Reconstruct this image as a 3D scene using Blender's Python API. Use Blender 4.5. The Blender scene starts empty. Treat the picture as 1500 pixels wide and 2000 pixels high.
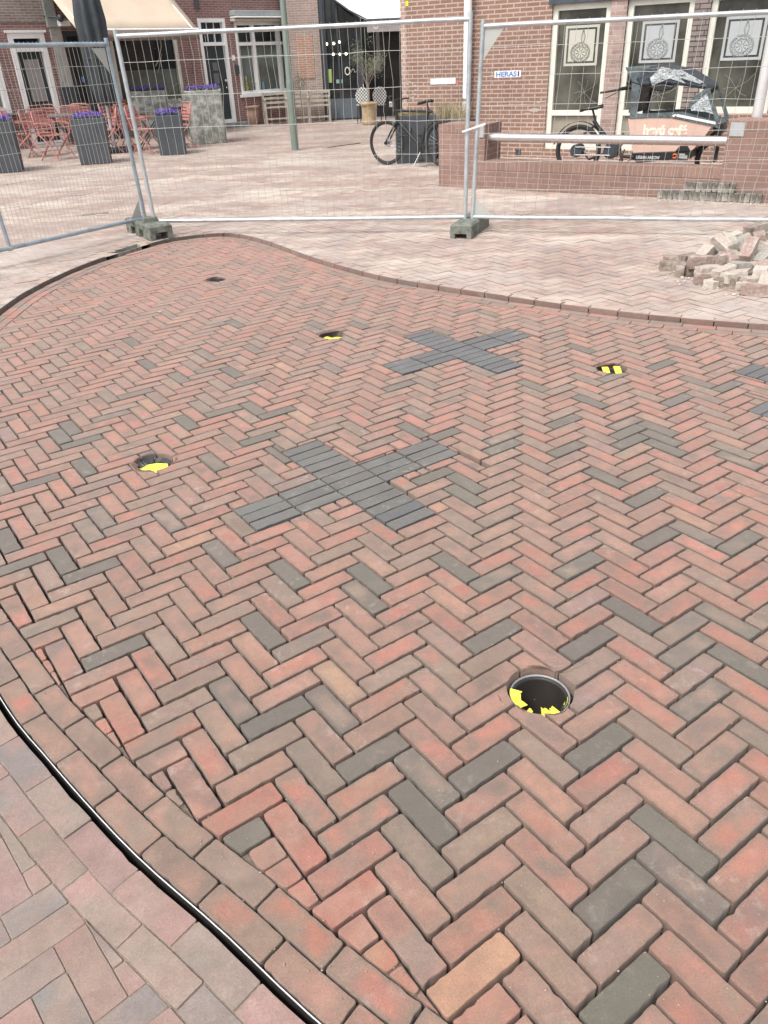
import bpy, bmesh, math, random
import numpy as np
from mathutils import Vector, Matrix
R = math.radians
random.seed(7); rng = np.random.default_rng(7)
S = bpy.context.scene
COL = S.collection

# ------------------------------------------------------------------ camera, sky, sun, exposure
F_PX, PITCH, ROLL, CAM_H = 1502.609, 0.53445, -0.04218, 1.60214
cam_d = bpy.data.cameras.new("camera"); cam = bpy.data.objects.new("camera", cam_d); COL.objects.link(cam)
cam_d.sensor_fit = 'VERTICAL'; cam_d.sensor_height = 32.0; cam_d.lens = 32.0 * F_PX / 2000.0
cam_d.clip_start = 0.05; cam_d.clip_end = 600
cp, sp = math.cos(PITCH), math.sin(PITCH); cr, sr = math.cos(ROLL), math.sin(ROLL)
_r0 = Vector((1, 0, 0)); _d0 = Vector((0, -sp, -cp)); _f = Vector((0, cp, -sp))
_right = _r0 * cr - _d0 * sr; _right = (_r0 * cr + _d0 * (-sr))
_down = _r0 * sr + _d0 * cr
M = Matrix((( _right.x, -_down.x, -_f.x, 0), (_right.y, -_down.y, -_f.y, 0), (_right.z, -_down.z, -_f.z, CAM_H), (0, 0, 0, 1)))
cam.matrix_world = M
S.camera = cam
S.render.resolution_x = 768; S.render.resolution_y = 1024

SUN_EL, SUN_AZ = R(58), R(222)        # azimuth clockwise from +Y: behind the camera, to the left
w = bpy.data.worlds.new("World"); S.world = w; w.use_nodes = True
nt = w.node_tree; nt.nodes.clear()
sky = nt.nodes.new('ShaderNodeTexSky'); sky.sky_type = 'NISHITA'; sky.sun_disc = False
sky.sun_elevation = SUN_EL; sky.sun_rotation = SUN_AZ; sky.air_density = 1.0; sky.dust_density = 4.0; sky.ozone_density = 1.0
bgn = nt.nodes.new('ShaderNodeBackground'); bgn.inputs[1].default_value = 0.15
won = nt.nodes.new('ShaderNodeOutputWorld')
hs_ = nt.nodes.new('ShaderNodeHueSaturation'); hs_.inputs['Saturation'].default_value = .28   # a veiled, nearly white sky
nt.links.new(sky.outputs[0], hs_.inputs['Color']); nt.links.new(hs_.outputs[0], bgn.inputs[0]); nt.links.new(bgn.outputs[0], won.inputs[0])
sl = bpy.data.lights.new("sun", 'SUN'); sl.energy = 1.15; sl.angle = R(12); sl.color = (1.0, 0.94, 0.84)
so = bpy.data.objects.new("sun", sl); COL.objects.link(so)
_sd = Vector((math.sin(SUN_AZ) * math.cos(SUN_EL), math.cos(SUN_AZ) * math.cos(SUN_EL), math.sin(SUN_EL)))
so.rotation_euler = _sd.to_track_quat('Z', 'Y').to_euler()
S.view_settings.view_transform = 'Standard'; S.view_settings.look = 'None'
S.view_settings.exposure = 0.86; S.view_settings.gamma = 1.0

# ------------------------------------------------------------------ surveying helpers (photo measurements -> metres)
def ray(px, py):
    a = (px - 750) / F_PX; b = (py - 1000) / F_PX
    x = cr * a + sr * b; y = -sr * a + cr * b
    return Vector((x, cp - y * sp, -(sp + y * cp)))
def gnd(px, py, z=0.0):
    d = ray(px, py); return Vector((0, 0, CAM_H)) + d * ((z - CAM_H) / d.z)
class Plane:
    """a vertical plane standing on the ground line P0 + u*dir; n points to the viewer's side"""
    def __init__(s, x, y, ang):
        s.P0 = Vector((x, y, 0)); s.d = Vector((math.cos(ang), math.sin(ang), 0)); s.n = Vector((s.d.y, -s.d.x, 0)); s.ang = ang
    def uz(s, px, py, off=0.0):
        r = ray(px, py); P = s.P0 + s.n * off
        t = (P.x * s.n.x + P.y * s.n.y) / (r.x * s.n.x + r.y * s.n.y)
        X = Vector((0, 0, CAM_H)) + r * t
        return (X - s.P0).dot(s.d), X.z
    def pt(s, u, z, off=0.0):
        return s.P0 + s.d * u + s.n * off + Vector((0, 0, z))

# ------------------------------------------------------------------ objects, labels
def tag(o, label=None, cat=None, group=None, kind=None):
    if label: o['label'] = label
    if cat: o['category'] = cat
    if group: o['group'] = group
    if kind: o['kind'] = kind
    return o
def thing(name, label, cat, loc=(0, 0, 0), rz=0.0, group=None):
    o = bpy.data.objects.new(name, None); COL.objects.link(o)
    o.location = loc; o.rotation_euler = (0, 0, rz); o.empty_display_size = .1
    tag(o, label, cat, group); return o
def mworld(o):
    m = Matrix.Translation(o.location) @ o.rotation_euler.to_matrix().to_4x4()
    return (mworld(o.parent) @ m) if o.parent else m
def copy_tree(o, parent=None):
    c = o.copy(); COL.objects.link(c)
    if parent: c.parent = parent
    for ch in [k for k in bpy.data.objects if k.parent == o]: copy_tree(ch, c)
    return c

class MB:
    def __init__(s): s.v = []; s.f = []; s.sm = []; s.uv = {}
    def add(s, vs, fs, smooth=False, uvs=None):
        b = len(s.v); s.v += [tuple(v) for v in vs]
        for i, f in enumerate(fs):
            if uvs: s.uv[len(s.f)] = uvs[i]
            s.f.append(tuple(b + k for k in f)); s.sm.append(smooth)
        return s
    def box(s, c, size, rz=0.0, axes=None):
        hx, hy, hz = size[0] / 2, size[1] / 2, size[2] / 2
        if axes is None:
            ax = Vector((math.cos(rz), math.sin(rz), 0)); ay = Vector((-math.sin(rz), math.cos(rz), 0)); az = Vector((0, 0, 1))
        else: ax, ay, az = axes
        c = Vector(c)
        vs = [c + ax * (i * hx) + ay * (j * hy) + az * (k * hz) for k in (-1, 1) for j in (-1, 1) for i in (-1, 1)]
        return s.add(vs, [(0, 2, 3, 1), (4, 5, 7, 6), (0, 1, 5, 4), (2, 6, 7, 3), (0, 4, 6, 2), (1, 3, 7, 5)])
    def span(s, p, u0, u1, z0, z1, o0, o1):
        """box in a plane's coordinates"""
        c = p.pt((u0 + u1) / 2, (z0 + z1) / 2, (o0 + o1) / 2)
        return s.box(c, (abs(u1 - u0), abs(o1 - o0), abs(z1 - z0)), axes=(p.d, p.n, Vector((0, 0, 1))))
    def bar(s, a, b, wd, th=None, up=(0, 0, 1)):
        a = Vector(a); b = Vector(b); th = th or wd; ax = (b - a); L = ax.length; ax = ax / L
        ay = Vector(up).cross(ax)
        if ay.length < 1e-4: ay = Vector((0, 1, 0)).cross(ax)
        ay.normalize(); az = ax.cross(ay)
        return s.box((a + b) / 2, (L, wd, th), axes=(ax, ay, az))
    def tube(s, pts, r, n=8, closed=False, caps=True):
        pts = [Vector(p) for p in pts]; m = len(pts); rs = r if isinstance(r, (list, tuple)) else [r] * m
        vs = []; prev = None
        for i, p in enumerate(pts):
            if closed: t = pts[(i + 1) % m] - pts[i - 1]
            else: t = pts[min(i + 1, m - 1)] - pts[max(i - 1, 0)]
            t.normalize()
            if prev is None:
                a = Vector((0, 0, 1)).cross(t)
                if a.length < 1e-3: a = Vector((1, 0, 0)).cross(t)
            else: a = prev - t * prev.dot(t)
            a.normalize(); prev = a; b = t.cross(a)
            for k in range(n):
                an = 2 * math.pi * k / n; vs.append(p + (a * math.cos(an) + b * math.sin(an)) * rs[i])
        fs = []
        for i in range(m if closed else m - 1):
            j = (i + 1) % m
            for k in range(n): fs.append((i * n + k, i * n + (k + 1) % n, j * n + (k + 1) % n, j * n + k))
        s.add(vs, fs, True)
        if caps and not closed:
            s.add(vs[:n], [tuple(reversed(range(n)))]); s.add(vs[-n:], [tuple(range(n))])
        return s
    def lathe(s, c, prof, n=20, caps=True):
        c = Vector(c); vs = []
        for r, z in prof:
            for k in range(n):
                an = 2 * math.pi * k / n; vs.append(c + Vector((r * math.cos(an), r * math.sin(an), z)))
        fs = [(i * n + k, i * n + (k + 1) % n, (i + 1) * n + (k + 1) % n, (i + 1) * n + k) for i in range(len(prof) - 1) for k in range(n)]
        s.add(vs, fs, True)
        if caps:
            s.add(vs[:n], [tuple(reversed(range(n)))]); s.add(vs[-n:], [tuple(range(n))])
        return s
    def prism(s, poly, ext):
        """poly: planar list of points, ext: extrusion vector"""
        poly = [Vector(p) for p in poly]; ext = Vector(ext); n = len(poly)
        vs = poly + [p + ext for p in poly]
        s.add(vs, [tuple(reversed(range(n))), tuple(range(n, 2 * n))] + [(i, (i + 1) % n, n + (i + 1) % n, n + i) for i in range(n)])
        return s
    def sphere(s, c, r, n=10, m=7, sc=(1, 1, 1)):
        c = Vector(c)
        prof = [(math.sin(math.pi * i / m), -math.cos(math.pi * i / m)) for i in range(m + 1)]
        vs = [c + Vector((q * math.cos(2 * math.pi * k / n) * r * sc[0], q * math.sin(2 * math.pi * k / n) * r * sc[1], z * r * sc[2])) for q, z in prof for k in range(n)]
        fs = [(i * n + k, i * n + (k + 1) % n, (i + 1) * n + (k + 1) % n, (i + 1) * n + k) for i in range(m) for k in range(n)]
        return s.add(vs, fs, True)
    def quad(s, a, b, c, d, uvs=None): return s.add([a, b, c, d], [(0, 1, 2, 3)], uvs=[uvs] if uvs else None)
    def build(s, name, mat, parent=None, bevel=0.0, world=True, solid=0.0):
        me = bpy.data.meshes.new(name)
        vs = s.v
        if parent is not None and world:
            mi = mworld(parent).inverted(); vs = [tuple(mi @ Vector(v)) for v in vs]
        me.from_pydata(vs, [], s.f); me.polygons.foreach_set('use_smooth', s.sm)
        if s.uv:
            ul = me.uv_layers.new(name='UVMap')
            for pi, uvs in s.uv.items():
                for k, li in enumerate(me.polygons[pi].loop_indices): ul.data[li].uv = uvs[k]
        me.materials.append(mat); me.validate(); me.update()
        o = bpy.data.objects.new(name, me); COL.objects.link(o)
        if parent is not None: o.parent = parent
        if solid: md = o.modifiers.new('t', 'SOLIDIFY'); md.thickness = solid; md.offset = 0
        if bevel: md = o.modifiers.new('b', 'BEVEL'); md.width = bevel; md.segments = 2; md.limit_method = 'ANGLE'
        return o
def struct(o): o['kind'] = 'structure'; return o

# ------------------------------------------------------------------ materials
class NT:
    def __init__(s, name):
        s.m = bpy.data.materials.new(name); s.m.use_nodes = True; s.t = s.m.node_tree
        s.b = s.t.nodes['Principled BSDF']; s.b.inputs['Roughness'].default_value = .8
    def n(s, ty, **kw):
        nd = s.t.nodes.new(ty)
        for k, v in kw.items():
            if k.startswith('i_'):
                key = k[2:]; key = int(key) if key.isdigit() else key.replace('_', ' ')
                nd.inputs[key].default_value = v
            else: setattr(nd, k, v)
        return nd
    def l(s, a, b): s.t.links.new(a, b)
    def noise(s, scale, detail=3, rough=.55, vec=None):
        nd = s.n('ShaderNodeTexNoise', i_Scale=scale, i_Detail=detail, i_Roughness=rough)
        s.l(vec if vec else s.obj(), nd.inputs['Vector']); return nd.outputs['Fac']
    def obj(s):
        if not hasattr(s, '_o'): s._o = s.n('ShaderNodeTexCoord')
        return s._o.outputs['Object']
    def ramp(s, fac, stops):
        r = s.n('ShaderNodeValToRGB'); e = r.color_ramp.elements
        while len(e) < len(stops): e.new(.5)
        for k, (p, c) in enumerate(stops): e[k].position = p; e[k].color = (c if len(c) == 4 else (*c, 1)) if hasattr(c, '__len__') else (c, c, c, 1)
        s.l(fac, r.inputs[0]); return r.outputs[0]
    def mix(s, fac, a, b, blend='MIX'):
        m = s.n('ShaderNodeMix', data_type='RGBA', blend_type=blend)
        for sock, v in ((m.inputs[0], fac), (m.inputs[6], a), (m.inputs[7], b)):
            if hasattr(v, 'links'): s.l(v, sock)
            elif isinstance(v, (int, float)): sock.default_value = v
            else: sock.default_value = (*v, 1)
        return m.outputs[2]
    def math(s, op, a, b=0.0, clamp=False):
        m = s.n('ShaderNodeMath', operation=op, use_clamp=clamp)
        for sock, v in ((m.inputs[0], a), (m.inputs[1], b)):
            if hasattr(v, 'links'): s.l(v, sock)
            else: sock.default_value = v
        return m.outputs[0]
    def bump(s, h, strength=.3, dist=.002):
        b = s.n('ShaderNodeBump', i_Strength=strength, i_Distance=dist); s.l(h, b.inputs['Height']); s.l(b.outputs[0], s.b.inputs['Normal'])
    def col(s, c): 
        if hasattr(c, 'links'): s.l(c, s.b.inputs['Base Color'])
        else: s.b.inputs['Base Color'].default_value = (*c, 1)
_mc = {}
def plain(name, c, rough=.7, metal=0.0, var=.12, scale=6.0, spec=None, emit=None):
    """painted / moulded surface with slight blotches and dirt"""
    if name in _mc: return _mc[name]
    t = NT(name); t.b.inputs['Roughness'].default_value = rough; t.b.inputs['Metallic'].default_value = metal
    if var:
        f = t.noise(scale, 5, .65)
        lo = tuple(max(0, x * (1 - var * 1.6)) for x in c); hi = tuple(min(1, x * (1 + var)) for x in c)
        t.col(t.ramp(f, [(.3, lo), (.5, c), (.72, hi)]))
        r = t.noise(scale * 3, 3); t.l(t.math('ADD', t.math('MULTIPLY', r, .25), rough - .12, True), t.b.inputs['Roughness'])
    else: t.col(c)
    if spec is not None: t.b.inputs['Specular IOR Level'].default_value = spec
    if emit: t.b.inputs['Emission Color'].default_value = (*c, 1); t.b.inputs['Emission Strength'].default_value = emit
    _mc[name] = t.m; return t.m

def cloth(name, c, rough=.75, var=.2, scale=5, fold=5.0, dist=.05):
    m = plain(name, c, rough, 0, var, scale)
    if not m.get('cloth'):
        t = NT.__new__(NT); t.m = m; t.t = m.node_tree; t.b = t.t.nodes['Principled BSDF']
        a = t.noise(fold, 4, .55); b = t.noise(fold * 4, 3, .5); t.bump(t.math('ADD', a, t.math('MULTIPLY', b, .2)), .9, dist); m['cloth'] = 1
    return m
def paver_material(name, worn=0.0, rough=.9):
    t = NT(name); t.b.inputs['Roughness'].default_value = rough
    a = t.n('ShaderNodeAttribute', attribute_name='ca'); b = t.n('ShaderNodeAttribute', attribute_name='cb')
    o = t.obj()
    m = t.noise(8.5, 1.5, .5); m = t.ramp(m, [(.36, 0.0), (.62, 1.0)])
    c = t.mix(m, a.outputs['Color'], b.outputs['Color'])
    # fired-clay mottling and grain
    g = t.noise(260, 4, .7); c = t.mix(.7, c, t.ramp(g, [(.3, .36), (.5, .5), (.7, .64)]), 'OVERLAY')
    g2 = t.noise(45, 4, .6); c = t.mix(.4, c, t.ramp(g2, [(.3, .42), (.7, .58)]), 'OVERLAY')
    g3 = t.noise(16, 4, .65); c = t.mix(t.ramp(g3, [(.42, .0), (.70, .34)]), c, (.11, .085, .072))   # smoked patches from the kiln
    # lime / dust bloom
    bl = t.noise(30, 5, .7); big = t.noise(4.5, 3, .6)
    blm = t.math('MULTIPLY', t.ramp(bl, [(.52, 0.0), (.72, 1.0)]), t.ramp(big, [(.5, 0.0), (.68, 1.0)]))
    c = t.mix(t.math('MULTIPLY', blm, .42), c, (.50, .45, .41))
    sp_ = t.n('ShaderNodeTexVoronoi', i_Scale=95.0); t.l(o, sp_.inputs['Vector'])
    c = t.mix(t.math('MULTIPLY', t.ramp(sp_.outputs['Distance'], [(.0, 1.0), (.13, 0.0)]), .32), c, (.66, .6, .55))
    dk = t.noise(150, 2, .5); c = t.mix(t.math('MULTIPLY', t.ramp(dk, [(.66, 0.0), (.74, 1.0)]), .35), c, (.07, .055, .05))
    if worn:
        # trodden sand lying over the old bricks in streaks
        mp = t.n('ShaderNodeMapping'); mp.inputs['Scale'].default_value = (.6, 1.1, 1); mp.inputs['Rotation'].default_value = (0, 0, .2); t.l(o, mp.inputs['Vector'])
        s1 = t.noise(1.1, 8, .72, mp.outputs[0]); s2 = t.noise(6, 6, .75, mp.outputs[0])
        sand = t.ramp(t.math('ADD', t.math('MULTIPLY', s1, .62), t.math('MULTIPLY', s2, .38)), [(.47, 0.0), (.62, 1.0)])
        # more dust lies in the strip that is driven over beyond the barriers
        sx_ = t.n('ShaderNodeSeparateXYZ'); t.l(o, sx_.inputs[0]); yy = t.math('DIVIDE', sx_.outputs['Y'], 30.0)
        worn_n = t.ramp(yy, [(.20, .6), (.25, .9), (.33, 1.3), (.50, 1.3), (.62, .8)]); worn_m = t.math('MULTIPLY', worn_n, worn, True)
        c = t.mix(t.math('MULTIPLY', sand, worn_m), c, (.56, .49, .415))
        s3 = t.noise(.45, 5, .65); c = t.mix(t.math('MULTIPLY', t.ramp(s3, [(.48, 0.0), (.64, 1.0)]), worn * .5), c, (.46, .425, .39))
        s4 = t.noise(.8, 6, .7, mp.outputs[0]); c = t.mix(t.math('MULTIPLY', t.ramp(s4, [(.3, 1.0), (.46, 0.0)]), worn * .65), c, (.22, .155, .13))
    t.b.inputs['Sheen Weight'].default_value = .22; t.b.inputs['Sheen Roughness'].default_value = .6; t.b.inputs['Sheen Tint'].default_value = (.9, .82, .78, 1)
    t.col(c)
    h = t.math('ADD', t.math('MULTIPLY', g, .5), t.math('MULTIPLY', g2, 1.0)); t.bump(h, .55, .0035)
    return t.m

def wallbrick(name, c1, c2, mortar, bw=.22, bh=.0625, ms=.0105, dirt=.3, squash=1.0, vert=False, bumpd=.006):
    t = NT(name); t.b.inputs['Roughness'].default_value = .9
    uv = t.n('ShaderNodeUVMap', uv_map='UVMap'); vec = uv.outputs[0]
    if vert:
        mp = t.n('ShaderNodeMapping'); mp.inputs['Rotation'].default_value = (0, 0, math.pi / 2); t.l(vec, mp.inputs['Vector']); vec = mp.outputs[0]
    br = t.n('ShaderNodeTexBrick', i_Scale=1.0, i_Mortar_Size=ms, i_Mortar_Smooth=.15, i_Bias=0.0, i_Brick_Width=bw, i_Row_Height=bh)
    br.offset = .5; br.squash = squash
    nz = t.noise(60, 3); 
    dv = t.n('ShaderNodeVectorMath', operation='SCALE'); dv.inputs['Scale'].default_value = .004
    nn = t.n('ShaderNodeTexNoise', i_Scale=40.0); t.l(t.obj(), nn.inputs['Vector']); t.l(nn.outputs['Color'], dv.inputs[0])
    ad = t.n('ShaderNodeVectorMath', operation='ADD'); t.l(vec, ad.inputs[0]); t.l(dv.outputs[0], ad.inputs[1]); t.l(ad.outputs[0], br.inputs['Vector'])
    br.inputs['Color1'].default_value = (*c1, 1); br.inputs['Color2'].default_value = (*c2, 1); br.inputs['Mortar'].default_value = (*mortar, 1)
    c = br.outputs['Color']
    g = t.noise(35, 5, .7); c = t.mix(.5, c, t.ramp(g, [(.3, .38), (.7, .62)]), 'OVERLAY')
    d = t.noise(1.3, 6, .7); c = t.mix(dirt, c, t.ramp(d, [(.35, .3), (.65, .68)]), 'OVERLAY')
    st = t.noise(5, 6, .75); c = t.mix(t.math('MULTIPLY', t.ramp(st, [(.6, 0.0), (.72, 1.0)]), .35), c, tuple(min(1, x * 1.1) for x in mortar))
    t.col(c)
    h = t.math('ADD', t.math('MULTIPLY', t.math('SUBTRACT', 1.0, br.outputs['Fac']), 1.0), t.math('MULTIPLY', g, .3)); t.bump(h, .8, bumpd)
    return t.m

# ================================================================== THE PAVING
LB = 0.21; RW = 0.3572                      # brick pitch and width ratio of the new paving
YAW, TX, TY = 0.609403, 0.129423, 1.355534  # lattice direction and origin
cA, sA = math.cos(YAW), math.sin(YAW)
def lat2w(a, b):                            # lattice (brick lengths) -> metres
    return (TX + LB * (a * cA + b * sA), TY + LB * (a * sA - b * cA))
def w2lat(x, y):
    dx, dy = x - TX, y - TY; return ((dx * cA + dy * sA) / LB, (dx * sA - dy * cA) / LB)

# outline of the freshly paved bed (closed, clockwise seen from above), metres
CTRL = [(7.4, -.3), (3.6, .0), (1.6, .12), (.7, .2), (.25, .46), (-.15, .765), (-.389, .972), (-.645, 1.185), (-.943, 1.475), (-1.18, 1.73), (-1.75, 2.45), (-2.25, 3.3), (-2.65, 4.3),
        (-2.84, 5.2), (-2.885, 5.95), (-2.885, 6.435), (-2.826, 6.877), (-2.735, 7.30), (-2.607, 7.66), (-2.49, 7.88), (-2.375, 8.10), (-2.27, 8.30),
        (-2.12, 8.49), (-1.95, 8.595), (-1.796, 8.645), (-1.577, 8.65), (-1.34, 8.48), (-1.083, 8.153), (-.841, 7.771), (-.617, 7.397), (-.364, 7.027), (-.133, 6.72), (.122, 6.43),
        (.478, 6.12), (.843, 5.83), (1.181, 5.57), (1.496, 5.34), (1.794, 5.15), (2.089, 4.99), (2.512, 4.80), (3.2, 4.55), (4.2, 4.3), (5.6, 4.1), (7.4, 3.95)]
def catmull(P, n=14):
    P = [np.array(p, float) for p in P]; out = []
    for i in range(len(P) - 1):
        p0 = P[max(i - 1, 0)]; p1 = P[i]; p2 = P[i + 1]; p3 = P[min(i + 2, len(P) - 1)]
        for k in range(n):
            t = k / n
            out.append(.5 * ((2 * p1) + (-p0 + p2) * t + (2 * p0 - 5 * p1 + 4 * p2 - p3) * t * t + (-p0 + 3 * p1 - 3 * p2 + p3) * t ** 3))
    out.append(P[-1]); return np.array(out)
CUR = catmull(CTRL)
# resample evenly
_seg = np.r_[0, np.cumsum(np.linalg.norm(np.diff(CUR, axis=0), axis=1))]
CLEN = _seg[-1]; NS = int(CLEN / .02)
_sv = np.linspace(0, CLEN, NS + 1)
CUR = np.c_[np.interp(_sv, _seg, CUR[:, 0]), np.interp(_sv, _seg, CUR[:, 1])]
TAN = np.gradient(CUR, axis=0)
_k = np.ones(9) / 9
TAN = np.c_[np.convolve(np.pad(TAN[:, 0], 4, 'edge'), _k, 'valid'), np.convolve(np.pad(TAN[:, 1], 4, 'edge'), _k, 'valid')]
TAN /= np.linalg.norm(TAN, axis=1)[:, None]
NIN = np.c_[TAN[:, 1], -TAN[:, 0]]          # inward normal (curve runs clockwise)
def cpt(s, d):                              # point at arc length s, offset d inwards
    f = min(max(s / CLEN * NS, 0), NS - 1e-6); i = int(f); t = f - i
    p = CUR[i] * (1 - t) + CUR[i + 1] * t; n = NIN[i] * (1 - t) + NIN[i + 1] * t
    return p + n * d
def side(x, y):                             # signed distance to the outline (+ inside) and the local line
    d2 = (CUR[:, 0] - x) ** 2 + (CUR[:, 1] - y) ** 2; i = int(np.argmin(d2))
    sd = (x - CUR[i, 0]) * NIN[i, 0] + (y - CUR[i, 1]) * NIN[i, 1]
    return sd, CUR[i], NIN[i], i, math.sqrt(d2[i])
def clip(poly, p, n, keep=0.0):             # keep the part with (q-p).n >= keep
    out = []
    for i in range(len(poly)):
        a, b = poly[i - 1], poly[i]
        da = (a[0] - p[0]) * n[0] + (a[1] - p[1]) * n[1] - keep; db = (b[0] - p[0]) * n[0] + (b[1] - p[1]) * n[1] - keep
        if (da >= 0) != (db >= 0):
            t = da / (da - db); out.append((a[0] + (b[0] - a[0]) * t, a[1] + (b[1] - a[1]) * t))
        if db >= 0: out.append(b)
    return out
def area(poly):
    return .5 * sum(poly[i - 1][0] * poly[i][1] - poly[i][0] * poly[i - 1][1] for i in range(len(poly)))
HOLES = [(.433, 1.655, .088), (-1.077, 3.255, .087), (1.354, 4.233, .078), (-.301, 5.078, .078), (-1.37, 6.757, .082)]
def minus_circle(poly, cx, cy, r):
    """convex polygon minus a circle -> list of polygons"""
    P = []
    for i in range(len(poly)):
        a, b = poly[i], poly[(i + 1) % len(poly)]; L = math.hypot(b[0] - a[0], b[1] - a[1]); n = max(2, int(L / .003))
        P += [(a[0] + (b[0] - a[0]) * k / n, a[1] + (b[1] - a[1]) * k / n) for k in range(n)]
    ins = [math.hypot(q[0] - cx, q[1] - cy) < r for q in P]
    if not any(ins): return [poly]
    if all(ins): return []
    n = len(P); chains = []; st = [i for i in range(n) if ins[i - 1] and not ins[i]]
    for s0 in st:
        ch = []; i = s0
        while not ins[i % n]: ch.append(P[i % n]); i += 1
        chains.append(ch)
    def inpoly(q): return all((poly[(k + 1) % len(poly)][0] - poly[k][0]) * (q[1] - poly[k][1]) - (poly[(k + 1) % len(poly)][1] - poly[k][1]) * (q[0] - poly[k][0]) > -1e-9 for k in range(len(poly)))
    out = []
    for ch in chains:
        e = math.atan2(ch[-1][1] - cy, ch[-1][0] - cx); pts = []
        # walk clockwise along the circle while inside the polygon
        k = 1
        while k < 200:
            an = e - k * .05; q = (cx + r * math.cos(an), cy + r * math.sin(an))
            if not inpoly(q): break
            pts.append(q); k += 1
        q0 = [ch[0]] + [c for j, c in enumerate(ch[1:-1]) if True] + [ch[-1]]
        # thin the straight runs out again
        simp = [q0[0]]
        for j in range(1, len(q0) - 1):
            a, b, c = simp[-1], q0[j], q0[j + 1]
            if abs((b[0] - a[0]) * (c[1] - a[1]) - (b[1] - a[1]) * (c[0] - a[0])) > 1e-8: simp.append(b)
        simp.append(q0[-1]); out.append(simp + pts[::2])
    return out

class Pavers:
    def __init__(s): s.v = []; s.f = []; s.ca = []; s.cb = []; s.sm = []
    def brick(s, poly, ca, cb, z=0.0, depth=.05, gap=.0032, rad=.007, chip=.0005, bev=.003, step=.03, tilt=.004, simple=False, core=False):
        """one solid paver from its outline"""
        if area(poly) < 0: poly = poly[::-1]
        q = []
        for p in poly:
            if not q or math.hypot(p[0] - q[-1][0], p[1] - q[-1][1]) > 1e-3: q.append(p)
        if len(q) > 2 and math.hypot(q[0][0] - q[-1][0], q[0][1] - q[-1][1]) < 1e-3: q.pop()
        if len(q) < 3 or area(q) < 5e-4: return
        q = s.inset(q, gap)
        if q is None or area(q) < 3e-4: return
        if area(q) / sum(math.hypot(q[i][0] - q[i - 1][0], q[i][1] - q[i - 1][1]) for i in range(len(q))) ** 2 < .014: return
        n = len(q); out = []
        for i in range(n):                                   # rounded corners
            a, b, c = np.array(q[i - 1]), np.array(q[i]), np.array(q[(i + 1) % n])
            l1 = np.linalg.norm(a - b); l2 = np.linalg.norm(c - b); ct = np.dot((a - b) / l1, (c - b) / l2)
            if ct < -.94 or simple: out.append(tuple(b)); continue
            r = min(rad * random.uniform(.5, 1.3) * (3.2 if ct > .55 else 1), l1 * .4, l2 * .4)
            p1 = b + (a - b) / l1 * r; p2 = b + (c - b) / l2 * r
            out += [tuple(p1), tuple(b * .5 + (p1 + p2) * .25), tuple(p2)]
        if step and not simple:
            o2 = []
            for i in range(len(out)):
                a, b = out[i], out[(i + 1) % len(out)]; L = math.hypot(b[0] - a[0], b[1] - a[1]); k = max(1, int(round(L / step)))
                for j in range(k):
                    t = j / k; w_ = 0 if j == 0 else random.gauss(0, chip); nx, ny = (b[1] - a[1]) / L, -(b[0] - a[0]) / L
                    if j and random.random() < .055: w_ -= random.uniform(.001, .0035)
                    o2.append((a[0] + (b[0] - a[0]) * t + nx * w_, a[1] + (b[1] - a[1]) * t + ny * w_))
            out = o2
        cx = sum(p[0] for p in out) / len(out); cy = sum(p[1] for p in out) / len(out)
        tx, ty = random.gauss(0, tilt), random.gauss(0, tilt); z = z + random.gauss(0, .0008)
        tin = s.inset(out, bev)
        if tin is None: tin = out
        m = len(out); b0 = len(s.v)
        Z = lambda p, dz: z + dz + (p[0] - cx) * tx + (p[1] - cy) * ty
        s.v += [(p[0], p[1], Z(p, 0)) for p in tin]
        if simple:
            s.v += [(p[0], p[1], Z(p, -depth)) for p in out]; rings = 2
        else:
            mid = [((a[0] * .3 + b[0] * .7), (a[1] * .3 + b[1] * .7)) for a, b in zip(tin, out)]
            s.v += [(p[0], p[1], Z(p, -bev * .35)) for p in mid]
            s.v += [(p[0], p[1], Z(p, -bev * 1.25)) for p in out] + [(p[0], p[1], Z(p, -depth)) for p in out]; rings = 4
        if core:
            k_ = random.uniform(.5, .72); ox, oy = random.gauss(0, .004), random.gauss(0, .004); c0 = len(s.v)
            s.v += [(cx + ox + (p[0] - cx) * k_, cy + oy + (p[1] - cy) * k_, z + (cx + ox + (p[0] - cx) * k_ - cx) * tx + (cy + oy + (p[1] - cy) * k_ - cy) * ty) for p in tin]
            s.f.append(tuple(range(c0, c0 + m))); s.sm.append(False)
            for i in range(m):
                j = (i + 1) % m; s.f.append((b0 + i, b0 + j, c0 + j, c0 + i)); s.sm.append(False)
        else: s.f.append(tuple(range(b0, b0 + m))); s.sm.append(False)
        for r in range(rings - 1):
            for i in range(m):
                j = (i + 1) % m
                s.f.append((b0 + r * m + i, b0 + (r + 1) * m + i, b0 + (r + 1) * m + j, b0 + r * m + j)); s.sm.append(r < 2 and not simple)
        if core:
            rim = tuple(a * .35 + b * .65 * .86 for a, b in zip(ca, TAUPE)) if ca != cb and sum(ca) > .35 else ca
            s.ca += [rim] * (m * rings) + [ca] * m; s.cb += [rim] * (m * rings) + [cb] * m
        else: s.ca += [ca] * (m * rings); s.cb += [cb] * (m * rings)
    def flat(s, poly, ca, cb, z, gap=.002):
        if area(poly) < 0: poly = poly[::-1]
        if len(poly) < 3 or area(poly) < 4e-4: return
        q = s.inset(poly, gap)
        if q is None: return
        b0 = len(s.v); dz = random.gauss(0, .0008)
        s.v += [(p[0], p[1], z + dz) for p in q]; s.f.append(tuple(range(b0, b0 + len(q)))); s.sm.append(False)
        s.ca += [ca] * len(q); s.cb += [cb] * len(q)
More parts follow.
